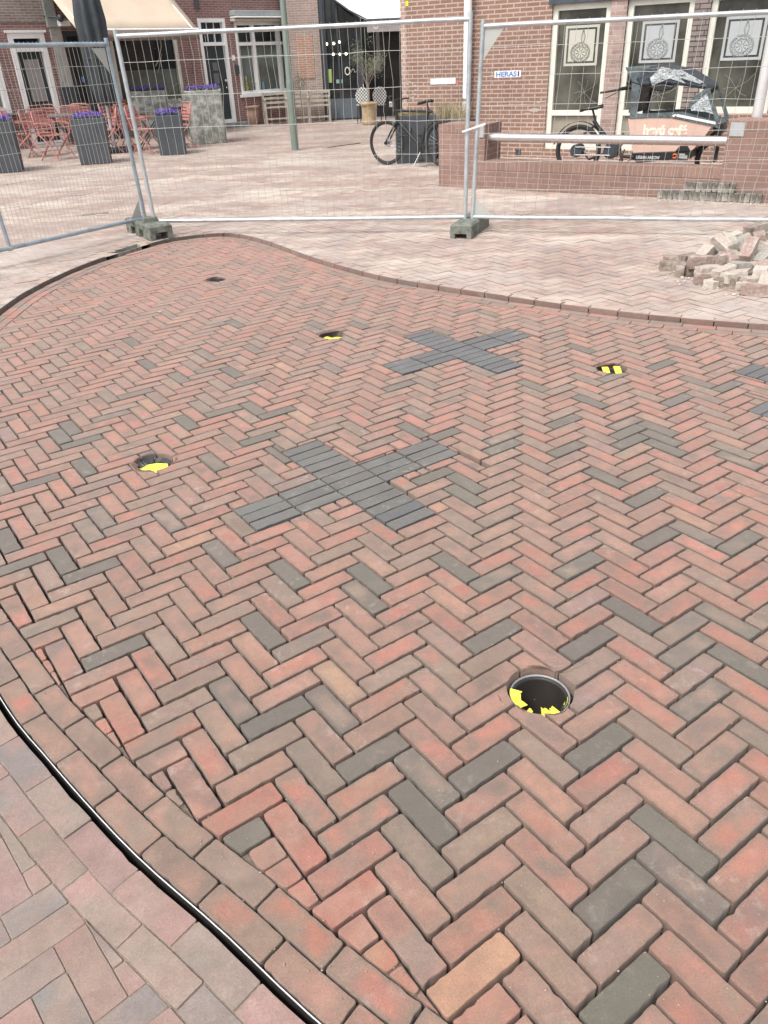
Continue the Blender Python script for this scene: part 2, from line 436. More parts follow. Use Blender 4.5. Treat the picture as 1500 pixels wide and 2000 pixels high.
    @staticmethod
    def inset(q, d):
        n = len(q); out = []
        for i in range(n):
            a, b, c = q[i - 1], q[i], q[(i + 1) % n]
            e1 = (b[0] - a[0], b[1] - a[1]); e2 = (c[0] - b[0], c[1] - b[1]); l1 = math.hypot(*e1); l2 = math.hypot(*e2)
            if l1 < 1e-7 or l2 < 1e-7: return None
            n1 = (-e1[1] / l1, e1[0] / l1); n2 = (-e2[1] / l2, e2[0] / l2)
            k = 1 + n1[0] * n2[0] + n1[1] * n2[1]; k = max(k, .35)
            out.append((b[0] + (n1[0] + n2[0]) / k * d, b[1] + (n1[1] + n2[1]) / k * d))
        return out
    def build(s, name, mat, parent=None):
        me = bpy.data.meshes.new(name); me.from_pydata(s.v, [], s.f); me.polygons.foreach_set('use_smooth', s.sm)
        for nm, dat in (('ca', s.ca), ('cb', s.cb)):
            at = me.attributes.new(nm, 'FLOAT_COLOR', 'POINT')
            at.data.foreach_set('color', np.c_[np.array(dat, float), np.ones(len(dat))].ravel())
        me.materials.append(mat); me.update()
        o = bpy.data.objects.new(name, me); COL.objects.link(o)
        if parent: o.parent = parent
        return o

# fired colours (two per brick: the flame leaves one patch redder than the other)
RED = (.315, .134, .098); PINK = (.285, .158, .118); TAUPE = (.215, .150, .115); UMBER = (.175, .118, .094); DARK = (.112, .098, .080); GREY = (.135, .113, .094)
ORNG = (.33, .185, .122); YELL = (.31, .21, .135); PURP = (.20, .135, .12); BLUE = (.085, .092, .1)
def vary(c, k=.1):
    f = 1 + random.uniform(-k, k); return tuple(max(.01, x * f * (1 + random.uniform(-.03, .03))) for x in c)
def new_col(x=0, y=0):
    r = random.random(); far = min(1, max(0, (y - 3) / 4))
    if r < .30: c = (RED, random.choice([PINK, TAUPE, UMBER]))
    elif r < .68: c = (PINK, random.choice([TAUPE, RED, UMBER, PINK]))
    elif r < .87: c = (TAUPE, random.choice([PINK, UMBER, TAUPE, RED]))
    elif r < .90: c = (PURP, random.choice([TAUPE, PINK]))
    elif r < .925: c = (ORNG, random.choice([PINK, TAUPE, RED]))
    elif r < .975: c = (GREY, TAUPE)
    else: c = (DARK, GREY)
    k = .38 * far; mean = (.285, .163, .124)
    mx = lambda q: tuple(a * (1 - k) + b * k for a, b in zip(q, mean))
    return vary(mx(c[0])), vary(mx(c[1]))
# individually placed odd bricks, measured on the photo
DARKS = [(117,848),(160,857),(137,838),(163,903),(123,1083),(17,1047),(157,1130),(363,818),(280,713),(457,720),(483,867),(567,1120),(724,1132),(885,1103),
  (512,1233),(530,1403),(730,1475),(947,1494),(1175,1457),(957,1240),(830,1580),(205,1287),(1233,1193),(1226,1916),(533,812),(497,863),(540,893),(803,843),(873,848),(843,930),(903,943),(1135,676),(1297,711),(1319,773),(1329,784),(1153,785),
  (1116,808),(1228,845),(1239,861),(1292,851),(1303,869),(1124,877),(1425,749),(1200,940),(1245,975),(470,635),(250,660)]
GREYS = [(177,1022),(30,640),(980,1010),(1380,1330),(1440,1230),(620,640),(540,575),(400,690),(1240,620),(930,690),(1333,1720),(820,1650),(590,1490),(1360,1036),(1333,1223),(1347,1268)]
ORNGS = [(290,783),(853,992),(920,1896),(340,1075),(560,720),(850,1160),(540,1640)]
YELLS = [(593,808),(662,1330),(565,1721)]
FIX = [(gnd(*p).to_2d(), (DARK, random.choice([DARK, GREY]))) for p in DARKS] + [(gnd(*p).to_2d(), (GREY, TAUPE)) for p in GREYS] + \
      [(gnd(*p).to_2d(), (ORNG, random.choice([ORNG, PINK]))) for p in ORNGS] + [(gnd(*p).to_2d(), (YELL, ORNG)) for p in YELLS]
# crosses of black bricks in lattice units: central strip x0..x0+1, arms of 2 bricks either side
CROSS = [(2.94, -9.28), (10.03, -14.02), (14.76, -5.58)]
def cross_rects(x0, y0):
    w3 = 1 / 3.
    return [(x0, y0, x0 + 1, y0 + 13 * w3)] + [(x0 + d, y0 + 5 * w3, x0 + d + 1, y0 + 8 * w3) for d in (-2.03, -1.01, 1.01, 2.03)]
CR = [r for c in CROSS for r in cross_rects(*c)]
def minus_rect(r, c):
    if c[2] <= r[0] or c[0] >= r[2] or c[3] <= r[1] or c[1] >= r[3]: return [r]
    out = []
    if c[0] > r[0]: out.append((r[0], r[1], c[0], r[3]))
    if c[2] < r[2]: out.append((c[2], r[1], r[2], r[3]))
    a, b = max(r[0], c[0]), min(r[2], c[2])
    if c[1] > r[1]: out.append((a, r[1], b, c[1]))
    if c[3] < r[3]: out.append((a, c[3], b, r[3]))
    return [q for q in out if q[2] - q[0] > .07 and q[3] - q[1] > .07]

BORD = .152                                 # width of the two border courses
PV = Pavers()
jm = int(9 / LB)
def herring(ratio, jr, kr):
    for j in jr:
        for k in kr:
            yield (j - k * ratio, j + k * ratio, j - k * ratio + 1, j + (k + 1) * ratio)
            yield (j + 1 - k * ratio, j + k * ratio, j + 1 - (k - 1) * ratio, j + k * ratio + 1)
SAND = MB()
def is_sliver(pp):
    a_ = abs(area(pp)); per = sum(math.hypot(pp[i][0] - pp[i - 1][0], pp[i][1] - pp[i - 1][1]) for i in range(len(pp)))
    return a_ < .0006 or a_ / per ** 2 < .02
for r in herring(RW, range(-34, 42), range(-130, 130)):
    cx, cy = lat2w((r[0] + r[2]) / 2, (r[1] + r[3]) / 2)
    if not (-3.4 < cx < 7 and .1 < cy < 9): continue
    if abs(cx) > .56 * cy + 2.0: continue
    sd, p0, n0, i0, dd = side(cx, cy)
    if sd < BORD - .12: continue
    ca, cb = new_col(cx, cy)
    for P, c in FIX:
        a_, b_ = w2lat(P.x, P.y)
        if r[0] <= a_ < r[2] and r[1] <= b_ < r[3]: ca, cb = vary(c[0], .06), vary(c[1], .06)
    rs = [r]
    for c in CR: rs = [q for x in rs for q in minus_rect(x, c)]
    for q in rs:
        poly = [lat2w(q[0], q[1]), lat2w(q[0], q[3]), lat2w(q[2], q[3]), lat2w(q[2], q[1])]
        if area(poly) < 0: poly = poly[::-1]
        if sd < BORD + .13:
            poly = clip(poly, p0, n0, BORD)
            if len(poly) < 3: continue
            isB = (r[3] - r[1]) > .6
            if (isB and abs(area(poly)) < .0125 and cy < 8) or is_sliver(poly):
                # masons fill the leftover with short cut pieces set across
                SAND.add([(p[0], p[1], -.010) for p in poly], [tuple(range(len(poly)))])
                if isB:
                    bx, by = sA, -cA; w0 = [p[0] * bx + p[1] * by for p in poly]; lo, hi = min(w0), max(w0); nn = max(1, int(round((hi - lo) / .068)))
                    for q_ in range(nn):
                        a0_ = lo + (hi - lo) * q_ / nn; a1_ = lo + (hi - lo) * (q_ + 1) / nn
                        sub = clip(clip(poly, (bx * a0_, by * a0_), (bx, by)), (bx * a1_, by * a1_), (-bx, -by))
                        if len(sub) > 2 and not is_sliver(sub): ca, cb = new_col(cx, cy); PV.brick(sub, ca, cb, gap=.0026, step=.016 if cy < 3.2 else 0, bev=.0022, chip=.0008, tilt=.01)
                continue
        jx, jy, ja = random.gauss(0, .0008), random.gauss(0, .0008), random.gauss(0, .005)
        poly = [(cx + jx + (p[0] - cx) * math.cos(ja) - (p[1] - cy) * math.sin(ja), cy + jy + (p[0] - cx) * math.sin(ja) + (p[1] - cy) * math.cos(ja)) for p in poly] if sd > BORD + .13 else poly
        polys = [poly]
        for hx, hy, hr in HOLES:
            if math.hypot(cx - hx, cy - hy) < hr + .13: polys = [y for x in polys for y in minus_circle(x, hx, hy, hr + .004)]
        near = cy < 3.2
        for pp in polys:
            PV.brick(pp, ca, cb, gap=(.0049 if cy < 5 else .0042) + random.gauss(0, .0004), step=.016 if near else 0, bev=.0019 if near else .0025, chip=.00055, tilt=.008, core=cy < 6 and sd >= BORD + .13)
# border courses, laid end to end along the curve
for course, (d0, d1) in enumerate(((.006, .078), (.079, .151))):
    s_ = .1 * course + .02
    while s_ < CLEN - .3:
        x, y = cpt(s_, .05)
        if abs(x) < .56 * y + 1.1:
            L_ = .207
            kk = 3
            poly = [tuple(cpt(s_ + L_ * t / kk, d0)) for t in range(kk + 1)] + [tuple(cpt(s_ + L_ * t / kk, d1)) for t in range(kk, -1, -1)]
            if area(poly) < 0: poly = poly[::-1]
            c = random.choice([(PINK, TAUPE), (TAUPE, PINK), (PINK, RED), (UMBER, PINK), (TAUPE, RED), (PURP, TAUPE), (TAUPE, UMBER)])
            PV.brick(poly, vary(c[0]), vary(c[1]), gap=.0024, step=.016 if y < 3.2 else .04, bev=.0019, chip=.0006, tilt=.006, core=y < 4)
        s_ += .2085
M_NEW = paver_material("new_clay_pavers")
struct(PV.build("new_brick_paving", M_NEW))

# the crosses: every black brick is loose, but they form one inlay
M_BLK = paver_material("black_clay_pavers")
labels = ["large nearest cross of dark grey bricks in the middle of the herringbone",
          "bluish dark brick cross beyond the big central one, between two round sockets",
          "cross of blue-black bricks cut off by the right edge of the photo"]
for ci, (x0, y0) in enumerate(CROSS):
    B = Pavers()
    for (a0, b0, a1, b1) in cross_rects(x0, y0):
        n = int(round((b1 - b0) * 3))
        for k in range(n):
            q = (a0, b0 + k / 3., a1, b0 + (k + 1) / 3.)
            poly = [lat2w(q[0], q[1]), lat2w(q[0], q[3]), lat2w(q[2], q[3]), lat2w(q[2], q[1])]
            if area(poly) < 0: poly = poly[::-1]
            base = (.098, .098, .092) if ci == 0 else (.074, .079, .084)
            if ci == 0 and k == 11 and n == 13: base = (.068, .072, .08)
            c = vary(base, .14); B.brick(poly, c, vary(base, .2), gap=.0036, rad=.0025, step=.03 if ci == 0 else 0, bev=.0015, z=.001, tilt=.007)
    o = B.build("dark_brick_cross", M_BLK); tag(o, labels[ci], "brick cross", "crosses of black bricks inlaid in the paving")

# ---- old paving in front of the bed (near, bottom left)
M_OLD = paver_material("old_clay_pavers", .22)
OP = Pavers()
OT = [(.26, .178, .148), (.235, .178, .15), (.28, .172, .148), (.22, .168, .143), (.265, .19, .158), (.185, .16, .15), (.245, .183, .153), (.265, .165, .143)]
def old_col():
    c = random.choice(OT); return vary(c), vary(random.choice(OT))
th3 = R(40.5); c3, s3_ = math.cos(th3), math.sin(th3)
def old2w(a, b): return (-.6 + .208 * (a * c3 + b * s3_), .9 + .208 * (a * s3_ - b * c3))
for r in herring(.352, range(-26, 26), range(-70, 70)):
    cx, cy = old2w((r[0] + r[2]) / 2, (r[1] + r[3]) / 2)
    if not (-4 < cx < 2 and .1 < cy < 4.2) or abs(cx) > .56 * cy + 1.2: continue
    sd, p0, n0, i0, dd = side(cx, cy)
    if sd > -.05: continue
    poly = [old2w(r[0], r[1]), old2w(r[0], r[3]), old2w(r[2], r[3]), old2w(r[2], r[1])]
    if area(poly) < 0: poly = poly[::-1]
    if sd > -.34: poly = clip(poly, p0, -n0, .163)
    if len(poly) < 3 or area(poly) < .0012: continue
    ca, cb = old_col(); OP.brick(poly, ca, cb, gap=.001, rad=.004, step=.03, chip=.0004, bev=.0014, z=-.0005, tilt=.007)
for course, (d0, d1) in enumerate(((-.0145, -.089), (-.091, -.160))):
    s_ = .09 * course + .05
    while s_ < CLEN * .5:
        x, y = cpt(s_, -.05)
        if abs(x) < .56 * y + 1.1 and y < 3.4:
            poly = [tuple(cpt(s_ + .205 * t / 3, d0 + random.gauss(0, .0008))) for t in range(4)] + [tuple(cpt(s_ + .205 * t / 3, d1)) for t in range(3, -1, -1)]
            if area(poly) < 0: poly = poly[::-1]
            ca, cb = old_col(); OP.brick(poly, ca, cb, gap=.0009, rad=.004, step=.03, chip=.0005, bev=.0014, z=-.0005, tilt=.007)
        s_ += .207
struct(OP.build("old_brick_paving", M_OLD))

# ---- old square beyond the fence, trodden and sandy, 3 cm higher
ZO = .03
PIT = [Vector((-2.625, 7.915)), Vector((-2.435, 8.30))]
for qx, qy in ((-2.34, 8.17), (-2.50, 7.865)):
    sd, p0, n0, i0, dd = side(qx, qy); PIT.append(Vector((p0[0] - n0[0] * .02, p0[1] - n0[1] * .02)))
M_SQ = paver_material("trodden_clay_pavers", .86)
SQ = Pavers()
ST = [(.32, .215, .18), (.30, .205, .175), (.34, .22, .18), (.28, .20, .17), (.32, .235, .20), (.26, .195, .175), (.35, .235, .19)]
th2 = R(33); c2, s2 = math.cos(th2), math.sin(th2)
def sq2w(a, b): return (.07 + .212 * (a * c2 + b * s2), 9 + .212 * (a * s2 - b * c2))
pc = (sum(p.x for p in PIT) / 4, sum(p.y for p in PIT) / 4)
for r in herring(.42, range(-80, 80), range(-130, 130)):
    cx, cy = sq2w((r[0] + r[2]) / 2, (r[1] + r[3]) / 2)
    if not (3.2 < cy < 30) or abs(cx) > .5 * cy + 1.5: continue
    if cx > 1.4 and (cx - 1.58) * .548 + (cy - 11.21) * .836 > 6: continue
    cut = False
    if cy < 9.2:
        sd, p0, n0, i0, dd = side(cx, cy)
        if sd > -.0: continue
        cut = sd > -.24
    poly = [sq2w(r[0], r[1]), sq2w(r[0], r[3]), sq2w(r[2], r[3]), sq2w(r[2], r[1])]
    if area(poly) < 0: poly = poly[::-1]
    if cut:
        poly = clip(poly, p0, -n0, .078)
        if len(poly) < 3 or area(poly) < .0008: continue
    if math.hypot(cx - pc[0], cy - pc[1]) < .45:
        # leave the pit open
        q = PIT[:]; 
        inside = all(((q[(k + 1) % 4].x - q[k].x) * (cy - q[k].y) - (q[(k + 1) % 4].y - q[k].y) * (cx - q[k].x)) < 0.02 for k in range(4))
        if inside: continue
    c = random.choice(ST); d = random.choice(ST)
    SQ.flat(poly, vary(c, .08), vary(d, .08), ZO, gap=.0022)
# raised outer edging course along the far side of the bed
KB = Pavers()
s_ = 0
while s_ < CLEN - .3:
    x, y = cpt(s_ + .1, -.04)
    if y > 3.3 and abs(x) < .56 * y + 1.1 and not (math.hypot(x - pc[0], y - pc[1]) < .26):
        poly = [tuple(cpt(s_ + .207 * t / 3, -.004)) for t in range(4)] + [tuple(cpt(s_ + .207 * t / 3, -.078)) for t in range(3, -1, -1)]
        if area(poly) < 0: poly = poly[::-1]
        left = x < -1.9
        c = (.11, .085, .07) if left else random.choice([(.20, .125, .10), (.18, .115, .095), (.22, .14, .115)])  # darkened colour stands in for shade on the step face, most at left
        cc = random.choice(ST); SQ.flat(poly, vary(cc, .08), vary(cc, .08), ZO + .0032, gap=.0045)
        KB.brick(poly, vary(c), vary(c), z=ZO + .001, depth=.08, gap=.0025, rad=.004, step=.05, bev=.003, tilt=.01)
    s_ += .2085
struct(SQ.build("brick_square", M_SQ))
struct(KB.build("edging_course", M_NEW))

# ---- sand beds
def fill2d(name, outer, holes, zf, mat, lift=0):
    bm = bmesh.new()
    for loop in [outer] + holes:
        vs = [bm.verts.new((p[0], p[1], 0)) for p in loop]
        for i in range(len(vs)): bm.edges.new((vs[i - 1], vs[i]))
    bmesh.ops.triangle_fill(bm, edges=bm.edges[:], use_beauty=True)
    for v in bm.verts: v.co.z = zf(v.co.x, v.co.y)
    for f in bm.faces:
        if f.normal.z < 0: f.normal_flip()
    bmesh.ops.recalc_face_normals(bm, faces=bm.faces[:])
    if bm.faces and sum(f.normal.z for f in bm.faces) < 0:
        for f in bm.faces: f.normal_flip()
    me = bpy.data.meshes.new(name); bm.to_mesh(me); bm.free(); me.materials.append(mat)
    o = bpy.data.objects.new(name, me); COL.objects.link(o); return struct(o)
def sandmat(name, a, b, scale=90):
    t = NT(name); t.b.inputs['Roughness'].default_value = .95
    g = t.noise(scale, 5, .75); t.col(t.ramp(g, [(.3, a), (.7, b)])); t.bump(g, .6, .004); return t.m
M_BED = sandmat("darkened_bedding_sand", (.03, .022, .018), (.08, .058, .046))  # sand darkened in colour to deepen the shade in the joints
M_JNT = paver_material("joint_sand", .8)
struct(SAND.build("packed_joint_sand", sandmat("packed_sand", (.09, .07, .056), (.2, .155, .125))))
circ = [[(hx + (hr + .006) * math.cos(2 * math.pi * k / 32), hy + (hr + .006) * math.sin(2 * math.pi * k / 32)) for k in range(32)] for hx, hy, hr in HOLES]
pitc = [(p.x, p.y) for p in PIT]
def off(i, d): return (CUR[i, 0] + NIN[i, 0] * d, CUR[i, 1] + NIN[i, 1] * d)
i3 = next(i for i in range(NS) if CUR[i, 1] > 3.3 and CUR[i, 0] < -1)
_idx = list(range(30, i3 - 10, 4))
trench = [off(i, -.0115) for i in _idx] + [off(i, -.001) for i in reversed(_idx)]
fill2d("ground", [(-250, -60), (250, -60), (250, 450), (-250, 450)], circ + [pitc, trench], lambda x, y: -.047, M_BED)
# sand of the old paving (near) and of the square (far), each butting against the outline
i3 = next(i for i in range(NS) if CUR[i, 1] > 3.3 and CUR[i, 0] < -1)
def off(i, d): return (CUR[i, 0] + NIN[i, 0] * d, CUR[i, 1] + NIN[i, 1] * d)
M_OJ = sandmat("old_joint_sand", (.15, .115, .092), (.32, .255, .21), 120)
fill2d("old_joint_bed", [(-8, 3.35)] + [off(i, -.020) for i in range(i3, 40, -6)] + [(9, -3), (-8, -3)], [], lambda x, y: -.0042, M_OJ)
far = [off(i, -.012) for i in range(i3, NS, 6)]
fill2d("square_sand_bed", [(-30, 3.35)] + far + [(60, 3.3), (60, 60), (-30, 60)], [pitc], lambda x, y: ZO - .0035, sandmat("trodden_sand", (.27, .21, .17), (.48, .41, .34), 70))

tr = MB(); M_DRK = plain("gap_shade_black", (.02, .016, .013), .95, 0, .2, 20)  # near-black colour carries the shade of the deep gap
for a, b in zip(_idx[:-1], _idx[1:]):
    p, q, r_, t_ = off(a, -.0115), off(b, -.0115), off(b, -.001), off(a, -.001)
    tr.add([(*p, -.25), (*q, -.25), (*r_, -.25), (*t_, -.25), (*p, -.04), (*q, -.04), (*r_, -.04), (*t_, -.04)], [(0, 1, 2, 3), (0, 4, 5, 1), (2, 6, 7, 3)])
struct(tr.build("edging_trench", M_DRK))
# ---- thin steel edging between the bed and the old paving
M_STEEL = plain("galvanised_edging", (.80, .80, .80), .4, .3, .05)
ed = MB(); eb = MB(); pv = None
for i in range(30, i3 + 60, 4):
    a = off(i, .0005); b = off(i, .0026)
    if pv:
        (a0, b0) = pv
        za, zb = -.001, -.05
        eb.add([(*a0, -.004), (*a, -.004), (*a, zb), (*a0, zb)], [(0, 1, 2, 3)]); zb = -.004
        ed.add([(*a0, za), (*a, za), (*b, za), (*b0, za), (*a0, zb), (*a, zb), (*b, zb), (*b0, zb)], [(0, 1, 2, 3), (0, 4, 5, 1), (2, 6, 7, 3)])
    pv = (a, b)
et = thing("steel_edging_strip", "thin bright steel edging strip curving between the border bricks and the old paving", "edging strip", (CUR[60, 0], CUR[60, 1], 0))
eb.build("black_web", M_DRK, et); ed.build("bright_lip", M_STEEL, et)

# ================================================================== SOCKETS, PIT, FENCE
M_RING = plain("socket_ring_zinc", (.30, .31, .32), .55, .4, .15, 20)
M_PIPE = plain("socket_black_plastic", (.022, .018, .015), .55, 0, .2, 12)
M_YEL = plain("yellow_tape", (.78, .72, .09), .5, 0, .18, 30)
M_BLKT = plain("black_tape", (.03, .035, .04), .45, 0, .15, 30)
SOCK = [("largest-looking open round socket, torn yellow tape round its rim, nearest to the camera", 1, .026),
        ("round socket at the left, nearly closed by bright yellow tape", 1, .026),
        ("round socket with two yellow tape strips, right of the blue-black cross", 0, .026),
        ("round socket with a yellow strip inside, left of the far bluish cross", 0, .03),
        ("empty dark round hole without tape near the far tip of the new paving", 0, .008)]  # black liner set high, added so the hole reads dark
for i, ((hx, hy, hr), (lab, ring, dep)) in enumerate(zip(HOLES, SOCK)):
    t = thing("ground_socket", lab, "ground socket", (hx, hy, 0), group="round sockets sunk in the new paving")
    mb = MB(); r0 = hr - .004
    mb.lathe((hx, hy, 0), [(r0 + .002, -dep - .01), (r0 + .002, -dep), (r0 - .006, -dep + .001), (r0 - .010, -dep - .006), (r0 - .012, -.45), (0.001, -.45)], 36, caps=False)
    mb.build("pipe", M_PIPE, t)
    if ring:
        rm = MB(); rm.lathe((hx, hy, 0), [(r0 + .004, -.055), (r0 + .004, -dep + .004), (r0 + .002, -dep + .006), (r0 - .001, -dep + .004), (r0 - .001, -.05)], 40, caps=False)
        rm.build("rim", M_RING, t)
    def patch(a0, a1, ri, ro, zz, dz=0.0, n=8, jag=.004):
        """piece of tape folded over the rim: angles in degrees, 0 = to the right, 90 = away"""
        m = MB(); vs = []
        for k in range(n + 1):
            an = R(a0 + (a1 - a0) * k / n)
            j1 = random.uniform(-jag, jag)
            vs += [(hx + (ro) * math.cos(an), hy + ro * math.sin(an), zz + random.uniform(-.0015, .001)), (hx + (ri + j1) * math.cos(an), hy + (ri + j1) * math.sin(an), zz + dz + random.uniform(-.006, .003))]
        m.add(vs, [(2 * k, 2 * k + 2, 2 * k + 3, 2 * k + 1) for k in range(n)]); return m
    zt = -dep + .008
    if i == 0:
        patch(160, 218, r0 - .030, r0 + .003, zt, -.006).build("tape", M_YEL, t, solid=.0006)
        patch(262, 300, r0 - .028, r0 + .004, zt, -.004, jag=.008).build("tape", M_YEL, t, solid=.0006)
        patch(232, 243, r0 - .018, r0 - .001, zt, -.003, 3).build("tape", M_YEL, t, solid=.0006)
        patch(318, 352, r0 - .012, r0 - .004, zt - .003, -.03).build("tape", M_YEL, t, solid=.0006)
        patch(205, 330, r0 - .014, r0 + .001, zt - .0025, -.012, 18).build("black_tape", M_BLKT, t, solid=.0006)
    elif i == 1:
        m = MB(); pts = [(-.075, -.015), (-.045, -.062), (0, -.078), (.05, -.06), (.075, -.02), (.062, .022), (.01, .035), (-.03, .02), (-.05, -.01)]
        m.prism([(hx + a, hy + b, zt - .004) for a, b in pts], (0, 0, .0008)); m.build("tape", M_YEL, t)
        patch(100, 178, r0 - .03, r0 - .002, zt, -.01, 14, .006).build("black_tape", M_BLKT, t, solid=.0006)
        patch(20, 98, r0 - .02, r0 + .002, zt, -.01, 12, .004).build("black_tape", M_BLKT, t, solid=.0006)
    elif i == 2:
        for x0 in (-.06, .008):
            m = MB(); m.prism([(hx + x0, hy - .055, zt + .004), (hx + x0 + .040, hy - .055, zt + .004), (hx + x0 + .052, hy + .045, zt + .010), (hx + x0 + .014, hy + .048, zt + .010)], (0, 0, .0008)); m.build("tape", M_YEL, t)
    elif i == 3:
        pts = [(-.062, -.02), (-.02, -.062), (.04, -.055), (.066, -.012), (.03, .012), (0, -.012), (-.035, .018)]
        m = MB(); m.prism([(hx + a, hy + b, -.016 + .05 * abs(b) * 0 + random.uniform(-.004, .002)) for a, b in pts], (0, 0, .0008)); m.build("tape", M_YEL, t)

# open pit at the far left corner
M_CONC = plain("raw_concrete", (.30, .30, .27), .9, 0, .28, 14)
pit = MB(); P = [Vector((p.x, p.y, 0)) for p in PIT]
for k in range(4):
    a, b = P[k], P[(k + 1) % 4]
    pit.add([a + Vector((0, 0, ZO - .002)), b + Vector((0, 0, ZO - .002)), b + Vector((0, 0, -.4)), a + Vector((0, 0, -.4))], [(0, 1, 2, 3)])
pit.add([p + Vector((0, 0, -.4)) for p in P], [(0, 1, 2, 3)])
tag(pit.build("open_pit", M_CONC), "open square concrete pit at the far left rim of the new paving", "inspection pit")

# ---- fence panels
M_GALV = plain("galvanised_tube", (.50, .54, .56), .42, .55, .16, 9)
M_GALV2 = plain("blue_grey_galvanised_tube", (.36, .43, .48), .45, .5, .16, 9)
M_WIRE = plain("galvanised_wire", (.46, .47, .44), .5, .3, .05, 9)
ZB = .15
def fence(name_label, A, B, zt, tiltA, tiltB, spacing, levels, mat, mids=(), gusset=()):
    A = Vector(A); B = Vector(B); d = (B - A); L = d.length; d.normalize()
    t = thing("site_barrier", name_label, "mesh fence panel", (A.x, A.y, 0), math.atan2(d.y, d.x), "galvanised site fence panels on concrete feet")
    def P(u, z):
        k = (z - ZB) / (zt - ZB); off = tiltA + (tiltB - tiltA) * u / L
        return Vector((A.x, A.y, 0)) + Vector((d.x, d.y, 0)) * (u + off * k) + Vector((0, 0, z))
    for nm, u in (("post", 0), ("post", L)):
        m = MB(); m.tube([P(u, ZB - .13), P(u, .8), P(u, zt + .055)], .021, 12); m.build(nm, mat, t)
    for nm, z in (("bottom_rail", ZB + .03), ("top_rail", zt)):
        m = MB(); pts = [P(L * k / 8, z + random.uniform(-.003, .003) * (0 < k < 8)) for k in range(9)]
        m.tube(pts, .0195, 12); m.build(nm, mat, t)
    for u in mids:
        m = MB(); m.tube([P(u, ZB + .03), P(u, zt)], .018, 10); m.build("middle_post", mat, t)
        m = MB(); m.tube([P(u - .02, ZB + .03), P(u + .02, ZB + .03)], .026, 12); m.build("clamp_ring", M_WIRE, t)
    m = MB(); n = int(L / spacing)
    for k in range(1, n):
        u = L * k / n; am = .004 if random.random() < .8 else .012
        pts = [P(u + random.gauss(0, am) * (0 < q < 7), ZB + .02 + (zt - ZB + .01) * q / 7) for q in range(8)]
        m.tube(pts, .0017, 5, caps=False)
    for z in levels:
        pts = [P(L * k / 14, z + random.gauss(0, .004) * (0 < k < 14)) for k in range(15)]
        m.tube(pts, .0021, 5, caps=False)
    m.build("wire_mesh", M_WIRE, t)
    for (u, z, su, sz) in gusset:
        m = MB(); n_ = Vector((d.y, -d.x, 0)) * .003
        m.prism([P(u, z), P(u + su, z), P(u, z + sz)], n_); m.build("corner_gusset", M_WIRE, t)
    return t, P, d
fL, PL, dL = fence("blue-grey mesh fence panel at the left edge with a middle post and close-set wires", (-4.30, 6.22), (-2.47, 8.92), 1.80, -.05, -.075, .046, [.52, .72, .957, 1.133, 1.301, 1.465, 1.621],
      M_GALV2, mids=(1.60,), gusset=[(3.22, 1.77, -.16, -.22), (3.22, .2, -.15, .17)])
fM, PM, dM = fence("widest mesh fence panel in the centre carrying a blank white plate", (-2.316, 8.70), (.94, 8.163), 1.86, -.055, .02, .077, [.461, .77, 1.062, 1.347, 1.641], M_GALV)
fR, PR, dR = fence("mesh fence panel at the right edge carrying a white plate with blue letters", (1.012, 8.146), (4.17, 7.22), 1.80, .06, .06, .1, [.437, .688, .934, 1.169, 1.408, 1.635], M_GALV, gusset=[(.02, 1.78, .17, -.24), (.02, .2, .17, .16)])

# plates wired to the mesh
M_PLATE = plain("white_plastic_plate", (.78, .78, .76), .5, 0, .05, 12)
M_PBLUE = plain("sign_blue", (.10, .22, .50), .5, 0, 0)
def font_part(name, text, size, mat, M4, parent, ext=.0008, bold=0.0, sx=1.0, align='LEFT'):
    cu = bpy.data.curves.new(name, 'FONT'); cu.body = text; cu.size = size; cu.extrude = ext; cu.offset = bold; cu.align_x = align
    tmp = bpy.data.objects.new(name, cu); COL.objects.link(tmp)
    dg = bpy.context.evaluated_depsgraph_get(); me = bpy.data.meshes.new_from_object(tmp.evaluated_get(dg))
    bpy.data.objects.remove(tmp); bpy.data.curves.remove(cu)
    me.transform(Matrix.Diagonal((sx, 1, 1, 1)))
    Mx = (mworld(parent).inverted() @ M4) if parent else M4
    me.transform(Mx); me.materials.clear(); me.materials.append(mat); me.name = name
    o = bpy.data.objects.new(name, me); COL.objects.link(o)
    if parent: o.parent = parent
    return o
def facing(p, xdir):
    """matrix: text lies in the vertical plane along xdir, facing the viewer"""
    x = Vector(xdir).normalized(); z = Vector((x.y, -x.x, 0)); y = Vector((0, 0, 1))
    return Matrix(((x.x, y.x, z.x, p[0]), (x.y, y.y, z.y, p[1]), (x.z, y.z, z.z, p[2]), (0, 0, 0, 1)))
plM = Plane(-2.316, 8.70, math.atan2(dM.y, dM.x)); plR = Plane(1.012, 8.146, math.atan2(dR.y, dR.x))
u0, z0 = plM.uz(841, 165); u1, z1 = plM.uz(890, 152)
s_ = thing("blank_plate", "small blank white plate wired to the centre fence panel", "fence plate", plM.pt(u0, z0, .01)); m = MB(); m.span(plM, u0, u1, z0, z1, .016, .020); m.build("plate", M_PLATE, s_, bevel=.001)
m = MB(); m.span(plM, u1, u1 + .04, (z0 + z1) / 2 - .012, (z0 + z1) / 2 + .004, .013, .017); m.build("tie", plain("red_tie", (.5, .15, .12), .6, 0, 0), s_)
u0, z0 = plR.uz(966, 152); u1, z1 = plR.uz(1018, 137)
s_ = thing("lettered_plate", "small white plate with blue capital letters wired to the right fence panel", "fence plate", plR.pt(u0, z0, .01)); m = MB(); m.span(plR, u0, u1, z0, z1, .016, .020); m.build("plate", M_PLATE, s_, bevel=.001)
